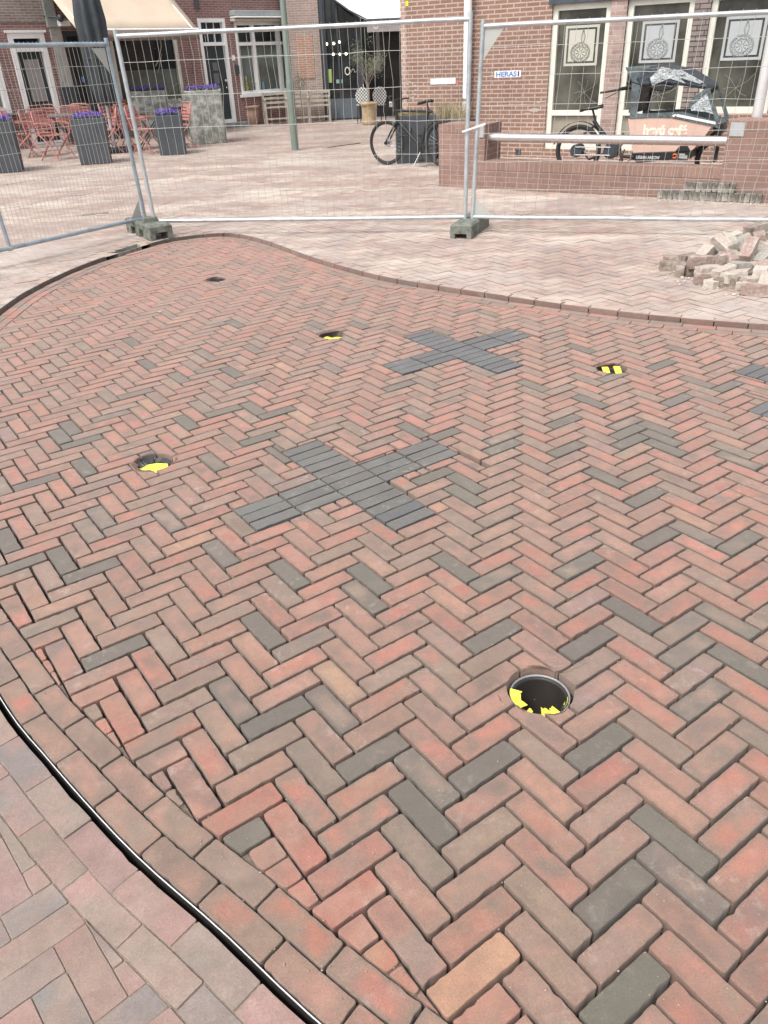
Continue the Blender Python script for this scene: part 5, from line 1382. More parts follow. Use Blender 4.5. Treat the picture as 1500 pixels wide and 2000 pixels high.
m.build("awning_frame", M_WHITE2, aw)
# illegible white script on the valance, as faint as in the picture
def squiggle(p0, ux, size, n, seed, r=.006):
    rr = random.Random(seed); pts = []
    for k in range(n): pts.append(p0 + ux * (k * size * .28) + UPV * (size * (.5 + .45 * math.sin(k * 2.1 + rr.uniform(-.6, .6)))))
    m = MB(); m.tube(pts, r, 4); return m
M_SCR = plain("white_script_paint", (.68, .66, .62), .7, 0, 0)
for px in (192, 330): 
    a, z = FU(px, 70, oA); squiggle(PF.pt(a, zA - .15, oA + .045), PF.d, .09, 9, px, .005).build("script", M_SCR, aw)
# spotlight bracket on the cafe corner
a, z = FU(118, 35, .3); m = MB(); m.sphere(PF.pt(a, z, .3), .08, 10, 8); m.tube([PF.pt(a - .25, z + .05, 0), PF.pt(a, z, .3)], .02, 6); m.build("wall_spotlight", M_DKM, cafe)
a, z = FU(125, 46, .2); m = MB(); m.box(PF.pt(a, z, .2), (.25, .15, .1), rz=AF); m.build("white_camera_box", M_WHITE2, cafe, bevel=.01)
for k, px in enumerate((243, 252)):
    a, z = FU(px, 198, .05); t = thing("terracotta_pot", ["small terracotta pot on the cafe window sill, left of two", "small terracotta pot on the cafe window sill, right of two"][k], "plant pot", PF.pt(a, wS[2], .02), 0)
    m = MB(); m.lathe(PF.pt(a, wS[2], .02), [(.05, 0), (.075, .13), (.085, .13), (.085, .16), (.07, .16), (.065, .12)], 14); m.build("pot", plain("terracotta", (.42, .20, .12), .85, 0, .15), t)

# right-hand old house
hs = thing("old_house", "narrow purple brick house with black door and white sash windows", "building", PF.pt(uSplit + 1.5, ZO), AF)
m = MB(); facade(m, PF, uSplit + .002, uEnd, -.05, 5.5, [dR, wR], .16, off=.012); m.build("wall", M_OLDB, hs)
fr = frame_bars(PF, dR, .085, M_WHITE2, hs, off0=-.10, off1=.03, name="door_frame"); zb = FU(415, 85)[1]
m = MB(); m.span(PF, dR[0] + .085, dR[1] - .085, zb - .05, zb + .03, -.10, .015)
for k in (1, 2): u_ = dR[0] + .085 + (dR[1] - dR[0] - .17) * k / 3; m.span(PF, u_ - .01, u_ + .01, zb + .03, dR[3] - .085, -.08, -.06)
m.build("transom_bar", M_WHITE2, fr); pane(PF, (dR[0] + .07, dR[1] - .07, zb, dR[3] - .07), M_GLD, fr, -.085)
d_ = MB(); d_.span(PF, dR[0] + .085, dR[1] - .085, ZO + .12, zb - .05, -.12, -.07); d_ = d_.build("door", M_DOORK, hs)
uc = (dR[0] + dR[1]) / 2
for (y0, y1) in ((122, 138), (143, 164), (168, 188)):
    z0_, z1_ = FU(422, y1)[1], FU(422, y0)[1]; m = MB(); m.span(PF, uc - .085, uc + .085, z0_, z1_, -.069, -.062); m.build("door_pane", plain("grey_door_glass", (.13, .14, .15), .2, 0, .1), d_)
m = MB(); m.sphere(PF.pt(dR[1] - .16, ZO + 1.15, -.04), .035, 8, 6); m.sphere(PF.pt(dR[1] - .16, ZO + .98, -.04), .025, 8, 6); m.build("handle", M_CHR, d_)
m = MB(); m.span(PF, dR[0] - .15, dR[1] + .25, ZO - .02, ZO + .12, -.05, .34); m.build("door_step", plain("blue_stone_step", (.22, .23, .22), .9, 0, .2), hs, bevel=.01)
m = MB(); m.span(PF, dR[0] - .01, dR[1] + .01, ZO + .12, ZO + .30, .012, .045); 
fr = frame_bars(PF, wR, .085, M_WHITE2, hs, mull=(wR[0] + (wR[1] - wR[0]) * .34, wR[0] + (wR[1] - wR[0]) * .83), trans=(FU(510, 85)[1],), off0=-.12, off1=.01, name="sash_window"); pane(PF, wR, M_GLG, fr, -.09)
z0_ = FU(510, 83)[1]; m = MB(); m.span(PF, wR[0] + .09, wR[1] - .09, z0_ + .04, wR[3] - .08, -.088, -.086); m.build("dark_toplight", M_GLD, fr)
z0_ = FU(510, 110)[1]; m = MB(); m.span(PF, wR[0] + .09, wR[1] - .09, z0_ - .035, z0_ + .035, -.088, -.08); m.build("roller_blind_edge", plain("pale_green_blind", (.32, .40, .35), .8, 0, .05), fr)
m = MB(); m.span(PF, wR[0] - .06, wR[1] + .08, wR[2] - .07, wR[2], -.05, .1); m.build("window_sill", M_WHITE2, fr)
a, z = FU(482, 168, -.08); m = MB(); m.lathe(PF.pt(a, wR[2] + .085, -.078), [(.02, 0), (.05, .06), (.045, .14), (.012, .22), (.02, .34), (.004, .36)], 8); m.build("yellow_ornament", plain("yellow_glaze", (.6, .55, .15), .4, 0, 0), fr)
a, z = FU(514, 168, -.08); m = MB(); m.lathe(PF.pt(a, wR[2] + .085, -.078), [(.03, 0), (.045, .06), (.03, .15), (.025, .2)], 8); m.build("blue_vase", plain("blue_glaze", (.15, .35, .42), .3, 0, 0), fr)
# roller sun-screen box above the window
rb = thing("sunscreen_cassette", "folded grey and cream sunscreen cassette above the sash window", "sun screen", PF.pt((wR[0] + wR[1]) / 2, wR[3] + .1, .1), AF)
za, zb_ = FU(505, 20, .2)[1], FU(505, 40, .2)[1]; ua, ub = wR[0] - .12, wR[1] + .12
for nm, (z0_, z1_, o1, mt) in (("housing", (za - .13, za, .26, plain("blue_grey_box", (.33, .36, .36), .7, 0, .12))), ("folded_fabric", (zb_ - .02, za - .19, .22, plain("cream_grey_fabric", (.48, .47, .41), .8, 0, .1))), ("front_bar", (za - .18, za - .14, .33, M_WHITE2))):
    m = MB(); m.span(PF, ua, ub, z0_, z1_, .02, o1); m.build(nm, mt, rb, bevel=.015)
for px, lab in ((384, "dark wall lamp above the black door"), (549, "dark wall lamp above the right end of the sunscreen")):
    a, z = FU(px, 6, .08); t = thing("wall_lamp", lab, "wall lamp", PF.pt(a, z, .08), AF, "wall lamps on the purple house")
    m = MB(); m.tube([PF.pt(a, z - .14, .09), PF.pt(a, z + .16, .09)], .055, 12); m.build("shade", M_DKM, t); m = MB(); m.bar(PF.pt(a, z, .012), PF.pt(a, z, .09), .03); m.build("arm", M_DKM, t)
a, z = FU(455, 113); m = MB(); m.span(PF, a - .05, a + .05, z - .06, z + .06, .012, .03); m.build("house_number_plate", M_WHITE2, hs)
a, z = FU(461, 136); m = MB(); m.span(PF, a - .05, a + .05, z - .11, z + .11, .012, .10); m.build("lantern", M_DKM, hs, bevel=.02)

# brick pier and dark shop, facing the camera
yG = gnd(620, 236, ZO).y; PG = Plane(0, yG, 0.0)
GU = lambda x, y, o=0.0: PG.uz(x, y, o)
pu0 = GU(575, 120)[0]; pu1 = GU(617, 20)[0] * .5 + GU(636, 190)[0] * .5
pr = thing("shop_building", "dark framed shop with white awning beside a light brick pier", "building", PG.pt(pu1 + 1, ZO), 0)
m = MB(); uvbox(m, PG, pu0 - .25, pu1, -.05, 5.5, -.5, .03); m.build("brick_pier", wallbrick("pale_brown_brick", (.26, .20, .175), (.34, .25, .21), (.38, .33, .30), bw=.21, bh=.056, ms=.010, dirt=.3), pr)
a0, b0 = GU(583, 154), GU(617, 67); m = MB(); uvbox(m, PG, a0[0], GU(612, 100)[0], a0[1], b0[1], .02, .045); m.build("orange_infill_brickwork", wallbrick("orange_infill_brick", (.32, .17, .115), (.36, .20, .14), (.42, .34, .29), bw=.21, bh=.056), pr)
su1 = GU(800, 120)[0] + 1.2; g0 = pu1; gl = GU(700, 150)[0]
m = MB(); facade(m, PG, g0, su1, -.05, 5.5, [(g0 + .12, gl, ZO + .05, 3.4), (gl + .12, su1 - .1, ZO, 3.0)], .15); m.build("dark_fascia", M_DKM, pr)
fr = frame_bars(PG, (g0 + .12, gl, ZO + .05, 3.4), .05, M_DKM, pr, mull=(GU(662, 120)[0],), trans=(GU(660, 48)[1],), off0=-.12, off1=-.02, name="shop_window"); pane(PG, (g0 + .12, gl, ZO + .05, 3.4), M_GLD, fr, -.08)
zpan = GU(660, 193)[1]; m = MB(); m.span(PG, g0 + .14, gl - .02, ZO + .04, zpan, -.07, .015); m.build("lower_panel", plain("slate_panel", (.10, .125, .145), .6, 0, .08), fr)
pane(PG, (gl + .12, su1 - .1, ZO, 3.0), M_GLD, pr, -.4, "dark_doorway")
m = MB(); m.span(PG, GU(735, 90)[0], GU(742, 90)[0], ZO + 1.2, 2.4, -.39, -.37); m.build("interior_column", plain("grey_interior", (.2, .2, .21), .7, 0, .1), pr)
M_BULB = plain("warm_bulb", (1.0, .88, .65), .5, 0, 0, emit=2.5)
for k, (x, y) in enumerate([(638, 86), (652, 85), (663, 82), (651, 106), (663, 106), (676, 105)]):
    a, z = GU(x, y, -.05); m = MB(); m.sphere(PG.pt(a, z, -.05), .035, 8, 6); b_ = m.build("light_bulb", M_BULB, fr)
    m = MB(); m.tube([PG.pt(a, z + .03, -.05), PG.pt(a, 3.3, -.05)], .005, 4); m.build("cord", M_BLK, b_)
a0, b0 = GU(637, 162), GU(647, 135); m = MB(); m.span(PG, a0[0], b0[0], a0[1], b0[1], -.07, -.05); m.build("green_banner", plain("lime_banner", (.30, .42, .12), .7, 0, .1), fr)
a0, b0 = GU(657, 163), GU(669, 155); m = MB(); m.span(PG, a0[0], b0[0], a0[1], b0[1], -.07, -.05); m.build("teal_card", plain("teal_card", (.25, .40, .38), .7, 0, .1), fr)
a, z = GU(673, 147); font_part("window_script", "O", .30, M_SCR, facing(PG.pt(a, z, -.04), PG.d), fr, bold=.001, sx=.7)
a, z = GU(681, 143); squiggle(PG.pt(a, z, -.04), PG.d, .13, 9, 5, .006).build("window_script", M_SCR, fr)
oS = 1.7; sA = GU(716, 37, oS)[0]; sB = GU(779, 35, oS)[0] + 1.6; zS = GU(750, 38, oS)[1]; zS2 = GU(648, -6)[1]
aw = thing("awning", "white awning of the dark shop, reaching behind the brick building", "awning", PG.pt(sA + .6, zS2, 0), 0)
tl = GU(648, 0)[0]
m = MB(); vs = []
for k in range(13):
    f0 = k / 12
    for q in range(7):
        f = q / 6; uL_ = tl + (sA - tl) * f; u = uL_ + (sB - uL_) * f0; vs.append(PG.pt(u, zS2 + (zS - zS2) * f - .06 * math.sin(math.pi * f), .02 + oS * f))
m.add(vs, [(k * 7 + q, (k + 1) * 7 + q, (k + 1) * 7 + q + 1, k * 7 + q + 1) for k in range(12) for q in range(6)], True)
m.build("canvas", M_AWN2, aw, solid=.006)
m = MB(); m.add([PG.pt(sA, zS, oS + .02), PG.pt(sB, zS, oS + .02), PG.pt(sB, zS - .27, oS + .02), PG.pt(sA, zS - .27, oS + .02)], [(0, 3, 2, 1)]); v_ = m.build("valance", M_VAL2, aw, solid=.004)
font_part("script", "O", .20, M_SCR, facing(PG.pt(sA + .17, zS - .2, oS + .026), PG.d), v_, bold=.002, sx=.8); squiggle(PG.pt(sA + .33, zS - .18, oS + .03), PG.d, .07, 16, 8, .005).build("script", M_SCR, v_)
m = MB(); m.tube([PG.pt(sA, zS, oS), PG.pt(sB, zS, oS)], .03, 8); m.tube([PG.pt(sA + .02, zS, oS), PG.pt((sA + tl) / 2, (zS + zS2) / 2 - .05, oS / 2), PG.pt(tl, zS2 - .03, .05)], .025, 6); m.build("awning_frame", M_DKM, aw)
# building mass above/behind so the street is closed off
m = MB(); uvbox(m, PF, wL[0] - 4, uEnd, 5.5, 8, -6, 0)
# ---- lamp post
g = gnd(577, 293, ZO); t = thing("street_lamp", "tall grey-green street lamp post standing on the square before the houses", "street lamp", g)
M_LP = plain("grey_green_lamp_paint", (.165, .205, .18), .6, 0, .1, 2)
m = MB(); m.tube([g, g + Vector((0, 0, 1.2))], .075, 16); m.build("base_section", M_LP, t)
m = MB(); m.tube([g + Vector((0, 0, 1.2)), g + Vector((0, 0, 1.26)), g + Vector((0.01, 0, 5.2))], [.075, .062, .05], 16); m.build("post", M_LP, t)
m = MB(); m.lathe(g + Vector((.01, 0, 5.2)), [(.05, 0), (.22, .08), (.24, .2), (.1, .35), (.01, .4)], 18); m.build("lamp_head", M_LP, t)
# ---- stone planters with flowers
M_STN = NT("streaked_concrete"); _n1 = M_STN.noise(5, 6, .75); _n2 = M_STN.noise(1.6, 5, .7)
_c = M_STN.mix(M_STN.ramp(_n1, [(.42, 0.0), (.6, 1.0)]), (.16, .175, .155), (.42, .43, .40)); _c = M_STN.mix(M_STN.math('MULTIPLY', M_STN.ramp(_n2, [(.5, 0.0), (.62, 1.0)]), .6), _c, (.13, .14, .115)); M_STN.col(_c); M_STN.b.inputs['Roughness'].default_value = .95; M_STN.bump(_n1, .5, .01); M_STN = M_STN.m
M_FLOW = plain("purple_petals", (.20, .12, .50), .7, 0, .25, 40); M_LEAF = plain("flower_leaf", (.05, .085, .035), .7, 0, .3, 30)
def flowers(t, c, rx, ry, z, rz, n, seed, h=.13):
    rr = random.Random(seed); m = MB(); lf = MB(); ax = Vector((math.cos(rz), math.sin(rz), 0)); ay = Vector((-ax.y, ax.x, 0))
    for k in range(n):
        p = Vector((c[0], c[1], z)) + ax * rr.uniform(-rx, rx) + ay * rr.uniform(-ry, ry); hh = rr.uniform(.5, 1.1) * h
        for q in range(7):
            zz = hh * (.35 + .65 * q / 7); a = rr.uniform(0, 6.3); s_ = .016 * (1.1 - q / 9); o = Vector((math.cos(a), math.sin(a), 0)) * .014
            d = Vector((-o.y, o.x, 0)) * (s_ / .014); pp = p + o + Vector((0, 0, zz)); m.add([pp - d, pp + d, pp + o * 1.2 + Vector((0, 0, s_ * 2))], [(0, 1, 2)])
    for k in range(n * 2):
        p = Vector((c[0], c[1], z - .01)) + ax * rr.uniform(-rx, rx) + ay * rr.uniform(-ry, ry); a = rr.uniform(0, 6.3); l_ = rr.uniform(.03, .07); o = Vector((math.cos(a), math.sin(a), rr.uniform(.4, 1.4))) * l_; d = Vector((-o.y, o.x, 0)).normalized() * .012
        lf.add([p - d, p + d, p + o + d * .6, p + o - d * .6], [(0, 1, 2, 3)])
    m.build("flowers", M_FLOW, t); lf.build("leaves", M_LEAF, t)
def block_planter(lab, px, py, w, h, rz, mat, nm="planter", tap=1.0, seed=1, flh=.13, front=.3, fl=True, wall=.05, grp=None):
    g = gnd(px, py, ZO); dirv = Vector((g.x, g.y, 0)).normalized(); c = g + dirv * (w * front)
    t = thing(nm, lab, "planter", c, rz, grp); m = MB(); tapered(m, c, w * tap, w, h, rz, wall=wall); m.build("box", mat, t, bevel=.012)
    m = MB(); m.box(c + Vector((0, 0, h - .035)), (w - wall * 2 - .01, w - wall * 2 - .01, .05), rz=rz); m.build("soil", M_SOIL, t)
    if fl: flowers(t, c, w / 2 - wall, w / 2 - wall, ZO + h - .01, rz, 75, seed, flh)
    return t
GS = "large streaked concrete planters with purple flowers"; GD = "dark square planters with purple flowers"
block_planter("big pale-streaked concrete planter standing beside the black house door", 410, 280, .80, 1.07, R(8), M_STN, "planter", .97, 3, grp=GS)
block_planter("big grey concrete planter under the cafe window, behind the terrace tables", 305, 268, .85, 1.05, R(8), M_STN, "planter", .97, 4, grp=GS)
block_planter("dark flower planter in the middle of the terrace front, between red chairs", 190, 320, .60, .78, R(14), M_PLB, "planter", .92, 5, grp=GD)
block_planter("rightmost dark flower planter of the terrace, in front of the fence corner", 340, 302, .54, .72, R(10), M_PLB, "planter", .95, 6, grp=GD)
block_planter("dark flower planter cut off by the left edge of the photo", 12, 337, .66, .82, R(18), M_PLB, "planter", .92, 7, grp=GD)
# ---- folded parasol
g = gnd(226, 298, ZO); t = thing("parasol", "folded dark grey parasol on a grey pole at the cafe terrace", "parasol", g)
m = MB(); m.box(g + Vector((0, 0, .05)), (.75, .55, .09), rz=.2); m.build("base_slab", M_BLK, t, bevel=.02)
m = MB(); m.tube([g + Vector((0, 0, .09)), g + Vector((0, 0, 1.3))], .035, 12); m.build("pole", M_GALV, t)
m = MB(); n_ = 48; prof = [(.9, .10), (.98, .17), (1.3, .21), (1.9, .24), (2.4, .26), (2.9, .21), (3.3, .08), (3.4, .02)]; vs = []
for z_, r_ in prof:
    for k in range(n_):
        a = 2 * math.pi * k / n_; q = r_ * (1 + .22 * math.sin(a * 8 + z_ * .6) + .06 * math.sin(a * 19)); vs.append(g + Vector((q * math.cos(a), q * math.sin(a), z_)))
m.add(vs, [(i * n_ + k, i * n_ + (k + 1) % n_, (i + 1) * n_ + (k + 1) % n_, (i + 1) * n_ + k) for i in range(len(prof) - 1) for k in range(n_)], True)
m.add(vs[:n_], [tuple(range(n_))]); m.build("folded_canopy", plain("charcoal_canvas", (.05, .06, .068), .85, 0, .2, 4), t)
m = MB(); m.tube([g + Vector((.25 * math.cos(k * .4), .25 * math.sin(k * .4), 1.75)) for k in range(16)], .012, 5, closed=True); m.build("tie_strap", M_DKM, t)
# ---- terrace chairs and tables
M_CH = plain("salmon_chair_lacquer", (.46, .20, .175), .5, .1, .08, 6); M_CHB = plain("dark_brown_folding_bar", (.10, .05, .045), .5, .2, .1)
def proto_chair():
    t = thing("terrace_chair", "salmon slatted metal folding armchair", "chair", (0, 0, 0), 0, "salmon folding chairs on the cafe terrace")
    V = Vector; W = .23
    m = MB()
    for k in range(6): y = -.18 + k * .072; m.box((0, y, .455 + .012 * (k == 5)), (.44, .052, .012))
    m.build("seat", M_CH, t)
    m = MB()
    for k in range(5):
        z_ = .56 + k * .062; m.box((0, .21 + k * .017, z_), (.42 - (.0 if k < 4 else .03), .012, .046), axes=(V((1, 0, 0)), V((0, .96, -.26)), V((0, .26, .96))))
    m.tube([V((-.22, .17, .47)), V((-.225, .235, .72)), V((-.20, .275, .865)), V((-.15, .285, .885)), V((.15, .285, .885)), V((.20, .275, .865)), V((.225, .235, .72)), V((.22, .17, .47))], .013, 8); m.build("backrest", M_CH, t)
    for s_ in (-1, 1):
        x = .235 * s_
        m = MB(); m.tube([V((x, -.22, 0)), V((x, -.05, .28)), V((x, .17, .48))], .012, 6); m.build("leg", M_CHB if False else M_CH, t)
        m = MB(); m.tube([V((x * .93, .27, 0)), V((x * .93, .06, .25)), V((x * .93, -.19, .455))], .012, 6); m.build("leg", M_CH, t)
        m = MB(); m.tube([V((x, -.19, .46)), V((x * 1.03, -.20, .655)), V((x * 1.03, .10, .675)), V((x, .24, .665))], .012, 6); m.box(V((x * 1.03, -.03, .682)), (.04, .30, .012)); m.build("armrest", M_CH, t)
    m = MB(); m.tube([V((-.22, .2, .07)), V((.22, .2, .07))], .008, 6); m.tube([V((-.23, -.15, .115)), V((.23, -.15, .115))], .008, 6); m.build("stretcher", M_CH, t)
    return t
chair0 = proto_chair(); cused = [False]
def chair(px, py, rz, lab):
    g = gnd(px, py, ZO)
    if not cused[0]: c = chair0; cused[0] = True
    else: c = copy_tree(chair0)
    c.location = g; c.rotation_euler = (0, 0, R(rz)); c['label'] = lab
CHS = [(90, 306, 62, "salmon chair left of the front pair, seen from behind its slatted back"),
 (117, 312, 66, "salmon chair nearest the camera, between the dark planters"),
 (128, 283, 150, "salmon chair with upright back in front of the pale pilaster"),
 (153, 290, 200, "salmon chair with open armrest behind the nearest pair"),
 (176, 283, 185, "salmon chair directly behind the middle flower planter"),
 (27, 292, 170, "salmon chair behind the left edge planter, small back showing"),
 (52, 308, 110, "salmon chair partly hidden by the left edge planter"),
 (2, 290, 160, "salmon chair cut off by the left edge of the photo"),
 (72, 288, 240, "salmon chair seen side-on by the cafe door"),
 (213, 300, -60, "salmon chair just right of the middle flower planter"),
 (238, 286, 80, "salmon chair beside the parasol base"),
 (267, 292, 60, "salmon chair left of the right table, seen from behind"),
 (292, 300, 75, "salmon chair in front of the right table beside the fence corner"),
 (354, 290, -55, "salmon chair mostly hidden behind the rightmost flower planter")]
for c_ in CHS: chair(*c_)
def table(px, py, lab, w=.70):
    g = gnd(px, py, ZO); t = thing("bistro_table", lab, "table", g, .3, "dark bistro tables on the cafe terrace")
    m = MB(); m.box(g + Vector((0, 0, .735)), (w, w, .025), rz=.3); m.build("table_top", plain("grey_table_top", (.16, .17, .17), .5, .1, .12), t, bevel=.004)
    ax = Vector((math.cos(.3), math.sin(.3), 0)); ay = Vector((-ax.y, ax.x, 0))
    for s_ in (-1, 1):
        for q in (-1, 1):
            m = MB(); m.tube([g + ax * (s_ * w * .42) + ay * (q * .27), g - ax * (s_ * w * .42) + ay * (q * .25) + Vector((0, 0, .72))], .012, 6); m.build("leg", M_DKM, t)
table(142, 298, "dark bistro table between the pairs of salmon chairs")
table(300, 290, "dark bistro table behind the rightmost flower planter")
table(45, 290, "dark bistro table behind the left edge planter", .75)
# ---- benches, pots, olive tree, bistro chairs by the shop
M_WOOD = plain("weathered_bench_wood", (.36, .33, .28), .9, 0, .25, 8)
def bench(x, y, w, rz, lab):
    t = thing("bench", lab, "bench", (x, y, ZO), rz, "weathered wooden benches before the brick pier"); c = Vector((x, y, ZO)); ax = Vector((math.cos(rz), math.sin(rz), 0)); ay = Vector((-ax.y, ax.x, 0)); Q = lambda a, b, z: c + ax * a + ay * b + Vector((0, 0, z))
    for s_ in (-1, 1):
        for b, h in ((-.22, .60), (.22, .80)): m = MB(); m.bar(Q(s_ * w / 2, b, 0), Q(s_ * w / 2, b + (.04 if b > 0 else 0), h), .05); m.build("leg", M_WOOD, t)
        m = MB(); m.bar(Q(s_ * w / 2, -.25, .63), Q(s_ * w / 2, .24, .65), .05, .03); m.build("armrest", M_WOOD, t)
    m = MB()
    for k in range(4): m.box(Q(0, -.2 + k * .13, .43), (w, .09, .025), axes=(ax, ay, UPV))
    m.build("seat", M_WOOD, t); m = MB()
    for k in range(3): m.box(Q(0, .23 + k * .015, 0.54 + k * .11), (w, .02, .06), axes=(ax, ay, UPV))
    m.build("backrest", M_WOOD, t)
    m = MB(); m.bar(Q(-w / 2, -.22, .15), Q(w / 2, -.22, .15), .04); m.build("stretcher", M_WOOD, t)
for (px, py, w, rz, lab) in [(541, 243, .62, R(12), "left wooden bench, partly before the sash window wall"), (584, 241, .60, R(5), "middle wooden bench, right behind the lamp post"), (625, 239, .60, 0, "right wooden bench against the pale brick pier")]:
    g = gnd(px, py, ZO); bench(g.x, g.y + .15, w, rz, lab)
M_TERR = plain("terracotta", (.42, .20, .12), .85, 0, .15)
def leafcloud(m, c, r, n, seed, lf=.03, sq=(1, 1, 1)):
    rr = random.Random(seed)
    for k in range(n):
        while True:
            v = Vector((rr.uniform(-1, 1), rr.uniform(-1, 1), rr.uniform(-1, 1)))
            if v.length < 1: break
        p = Vector(c) + Vector((v.x * r * sq[0], v.y * r * sq[1], v.z * r * sq[2])); a = Vector((rr.gauss(0, 1), rr.gauss(0, 1), rr.gauss(0, 1))).normalized(); b = a.orthogonal().normalized()
        l_ = lf * rr.uniform(.6, 1.3); m.add([p, p + a * l_ + b * l_ * .25, p + a * l_ * 2, p + a * l_ - b * l_ * .25], [(0, 1, 2, 3)])
g = gnd(494, 244, ZO); t = thing("potted_plant", "terracotta pot with a thin spindly plant beside the left bench", "potted plant", g)
m = MB(); m.lathe(g, [(.14, 0), (.20, .12), (.225, .30), (.20, .42), (.235, .44), (.235, .50), (.20, .50), (.19, .44)], 18); m.build("pot", plain("pinkish_terracotta", (.36, .24, .19), .9, 0, .15), t)
m = MB(); m.tube([g + Vector((0, 0, .44)), g + Vector((.02, 0, .8)), g + Vector((-.03, 0, 1.15))], [.014, .01, .006], 6); m.build("stem", plain("bark", (.2, .15, .11), .9, 0, .2), t)
m = MB(); leafcloud(m, g + Vector((-.02, 0, 1.0)), .24, 260, 3, .028, (1, 1, .7)); m.build("foliage", plain("dull_green_leaf", (.10, .12, .06), .8, 0, .3, 20), t)
g = gnd(592, 242, ZO); g.y -= .1; t = thing("standard_shrub", "slim stem with a small round crown before the pale brick pier", "shrub", g)
m = MB(); m.tube([g, g + Vector((.01, 0, .5)), g + Vector((0, 0, .95))], .014, 6); m.build("stem", plain("bark", (.2, .15, .11), .9, 0, .2), t)
m = MB(); leafcloud(m, g + Vector((0, 0, 1.02)), .20, 420, 4, .022); m.build("crown", plain("dull_green_leaf", (.10, .12, .06), .8, 0, .3, 20), t)
g = gnd(722, 243, ZO); g.y -= .1
t = thing("olive_tree", "grey-green olive tree in an ornate ochre pot before the dark shop", "potted tree", g)
m = MB(); m.lathe(g, [(.17, 0), (.19, .03), (.18, .08), (.20, .40), (.215, .46), (.25, .49), (.25, .54), (.215, .54), (.20, .50)], 22); m.build("pot", plain("ochre_clay", (.40, .31, .19), .9, 0, .2, 10), t)
m = MB(); rr = random.Random(6)
m.tube([g + Vector((0, 0, .5)), g + Vector((.01, 0, .8)), g + Vector((-.02, 0, 1.15))], [.03, .025, .018], 8)
tips = []
for k in range(16):
    a = rr.uniform(0, 6.3); l_ = rr.uniform(.2, .62); b = g + Vector((-.02, 0, rr.uniform(.8, 1.15))); tp = b + Vector((math.cos(a) * l_ * .8, math.sin(a) * l_ * .6, rr.uniform(.2, .75))); tips.append(tp); m.tube([b, b * .4 + tp * .6 + Vector((0, 0, .04)), tp], [.01, .006, .003], 5)
m.build("trunk", plain("olive_bark", (.24, .21, .18), .9, 0, .2), t)
m = MB()
for k, tp in enumerate(tips): leafcloud(m, tp, .17, 110, 20 + k, .022, (1, 1, 1.1)); leafcloud(m, tp * .7 + (g + Vector((0, 0, 1.1))) * .3, .13, 30, 60 + k, .02)
leafcloud(m, g + Vector((.08, 0, 1.95)), .10, 50, 99, .02, (.8, .8, 2)); m.build("crown", plain("olive_leaf", (.19, .20, .14), .8, 0, .35, 14), t)
M_WEAVE = NT("black_white_weave"); _w = M_WEAVE.n('ShaderNodeTexChecker', i_Scale=24.0); M_WEAVE.l(M_WEAVE.obj(), _w.inputs['Vector']); _w.inputs['Color1'].default_value = (.62, .63, .62, 1); _w.inputs['Color2'].default_value = (.08, .09, .10, 1); M_WEAVE.col(_w.outputs[0]); M_WEAVE = M_WEAVE.m
for (px, py, sgn, lab) in [(714, 240, -.25, "round-backed woven black and white chair left of the olive pot"), (738, 240, .35, "round-backed woven black and white chair right of the olive pot")]:
    g = gnd(px, py, ZO); g.y -= .0; g = Vector((g.x, yG - .75 if False else g.y, ZO)); rz = sgn
    t = thing("woven_bistro_chair", lab, "chair", g, rz, "woven bistro chairs by the dark shop"); ax = Vector((math.cos(rz), math.sin(rz), 0)); ay = Vector((-ax.y, ax.x, 0)); Q = lambda a, b, z: g + ax * a + ay * b + Vector((0, 0, z))
    m = MB(); m.prism([Q(.20 * math.cos(a), -.22, .66 + .22 * math.sin(a)) for a in [k * .3 for k in range(21)]], ay * .025); m.build("backrest", M_WEAVE, t)
    m = MB(); m.lathe(g + Vector((0, 0, .43)), [(.001, 0), (.23, 0), (.23, .03), (.001, .03)], 20, caps=False); m.build("seat", M_WEAVE, t)
    for a, b in ((-.18, -.18), (.18, -.18), (-.18, .18), (.18, .18)): m = MB(); m.tube([Q(a, b, 0), Q(a * .85, b * .85, .43)], .014, 6); m.build("leg", M_BLK, t)
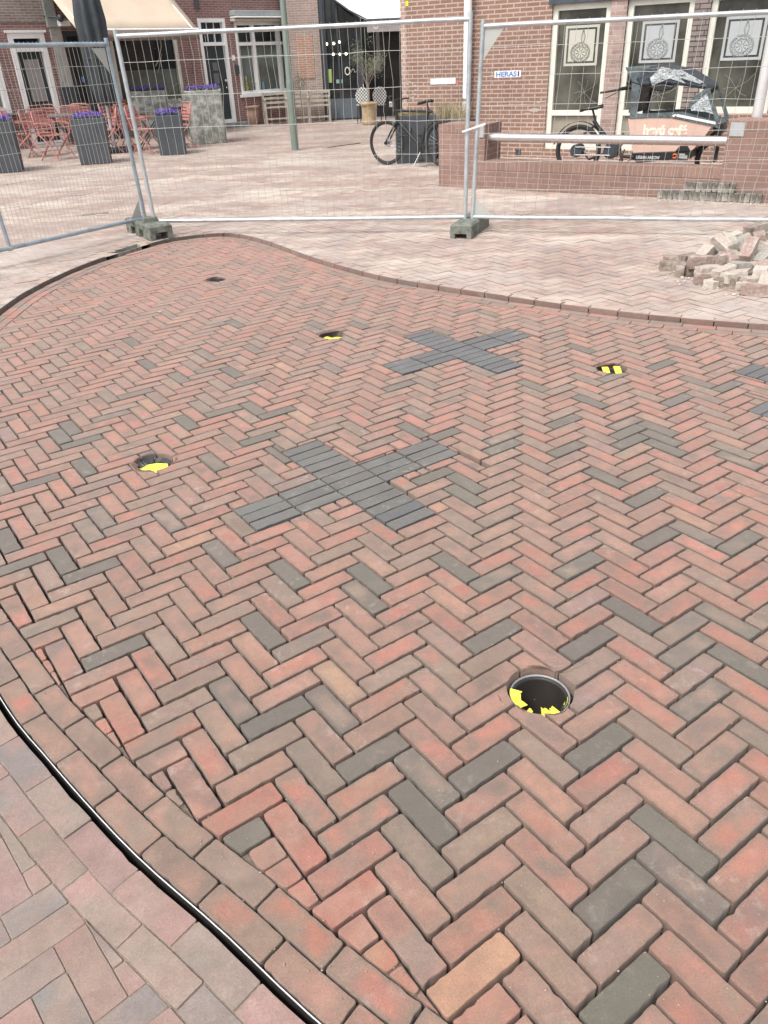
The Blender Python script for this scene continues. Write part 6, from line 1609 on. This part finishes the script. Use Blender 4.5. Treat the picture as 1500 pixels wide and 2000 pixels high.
# bare twiggy shrub in front of the cafe window
g = gnd(300, 262, ZO); c = Vector((g.x, g.y, ZO + 1.0)); t = thing("bare_shrub", "tall bare twiggy shrub rising before the cafe window from the grey planter", "shrub", c)
rr = random.Random(12); m = MB()
def pxy(x, y): d = ray(x, y); return Vector((0, 0, CAM_H)) + d * (c.y / d.y)
for line, r_ in (([(300, 192), (293, 165), (292, 150), (303, 132), (312, 115), (315, 90), (313, 76), (304, 55), (298, 22), (297, -20)], .010), ([(310, 190), (303, 160), (312, 130), (316, 105)], .007), ([(304, 96), (296, 88), (291, 80)], .004), ([(312, 76), (325, 55), (333, 30), (333, 15)], .005), ([(288, 160), (278, 145), (266, 134)], .005), ([(296, 165), (285, 158), (275, 165)], .004), ([(248, 147), (238, 140), (229, 115), (226, 90)], .005), ([(250, 150), (240, 148), (232, 125), (226, 105)], .004), ([(312, 178), (300, 160)], .004), ([(281, 120), (283, 100), (281, 110)], .003), ([(330, 185), (338, 170), (350, 160)], .004)):
    m.tube([pxy(*q) + Vector((0, rr.uniform(-.06, .06), 0)) for q in line], r_ * 1.6, 5)
m.build("branches", plain("pale_twig", (.42, .41, .36), .9, 0, .2), t)
m = MB(); rr = random.Random(31); p0 = pxy(240, 128); leafcloud(m, p0, .10, 60, 7, .02); p0 = pxy(348, 180); leafcloud(m, p0, .22, 220, 8, .025); m.build("small_leaves", plain("dull_green_leaf", (.10, .12, .06), .8, 0, .3, 20), t)
g = gnd(350, 262, ZO); t = thing("leafy_shrub", "low leafy shrub between the two concrete planters", "shrub", g)
m = MB(); leafcloud(m, g + Vector((0, .2, .45)), .38, 700, 41, .03, (1, 1, 1.1)); m.build("foliage", plain("grey_green_leaf", (.15, .17, .11), .85, 0, .35, 14), t)
m = MB(); [m.tube([g + Vector((rr.uniform(-.1, .1), .2, 0)), g + Vector((rr.uniform(-.25, .25), .2, .6))], .008, 5) for k in range(6)]; m.build("stems", plain("bark", (.2, .15, .11), .9, 0, .2), t)
# drainage slot and cover on the square
for (px, py, w_, d_, lab) in [(186, 418, .32, .09, "dark narrow drain cover lying in the square left of the fence foot")]:
    g = gnd(px, py, ZO); m = MB(); m.box(g + Vector((0, 0, .002)), (w_, d_, .006), rz=.3); tag(m.build("drain_cover", plain("old_iron", (.22, .20, .17), .8, .2, .2)), lab, "drain cover")
g0 = gnd(640, 289, ZO); g1 = gnd(705, 280, ZO); m = MB(); m.tube([g0 + Vector((0, 0, .006)), (g0 + g1) / 2 + Vector((0, .05, .006)), g1 + Vector((0, 0, .006))], .008, 5); tag(m.build("cable", M_BLK), "thin dark cable lying on the square left of the black bicycle", "cable")
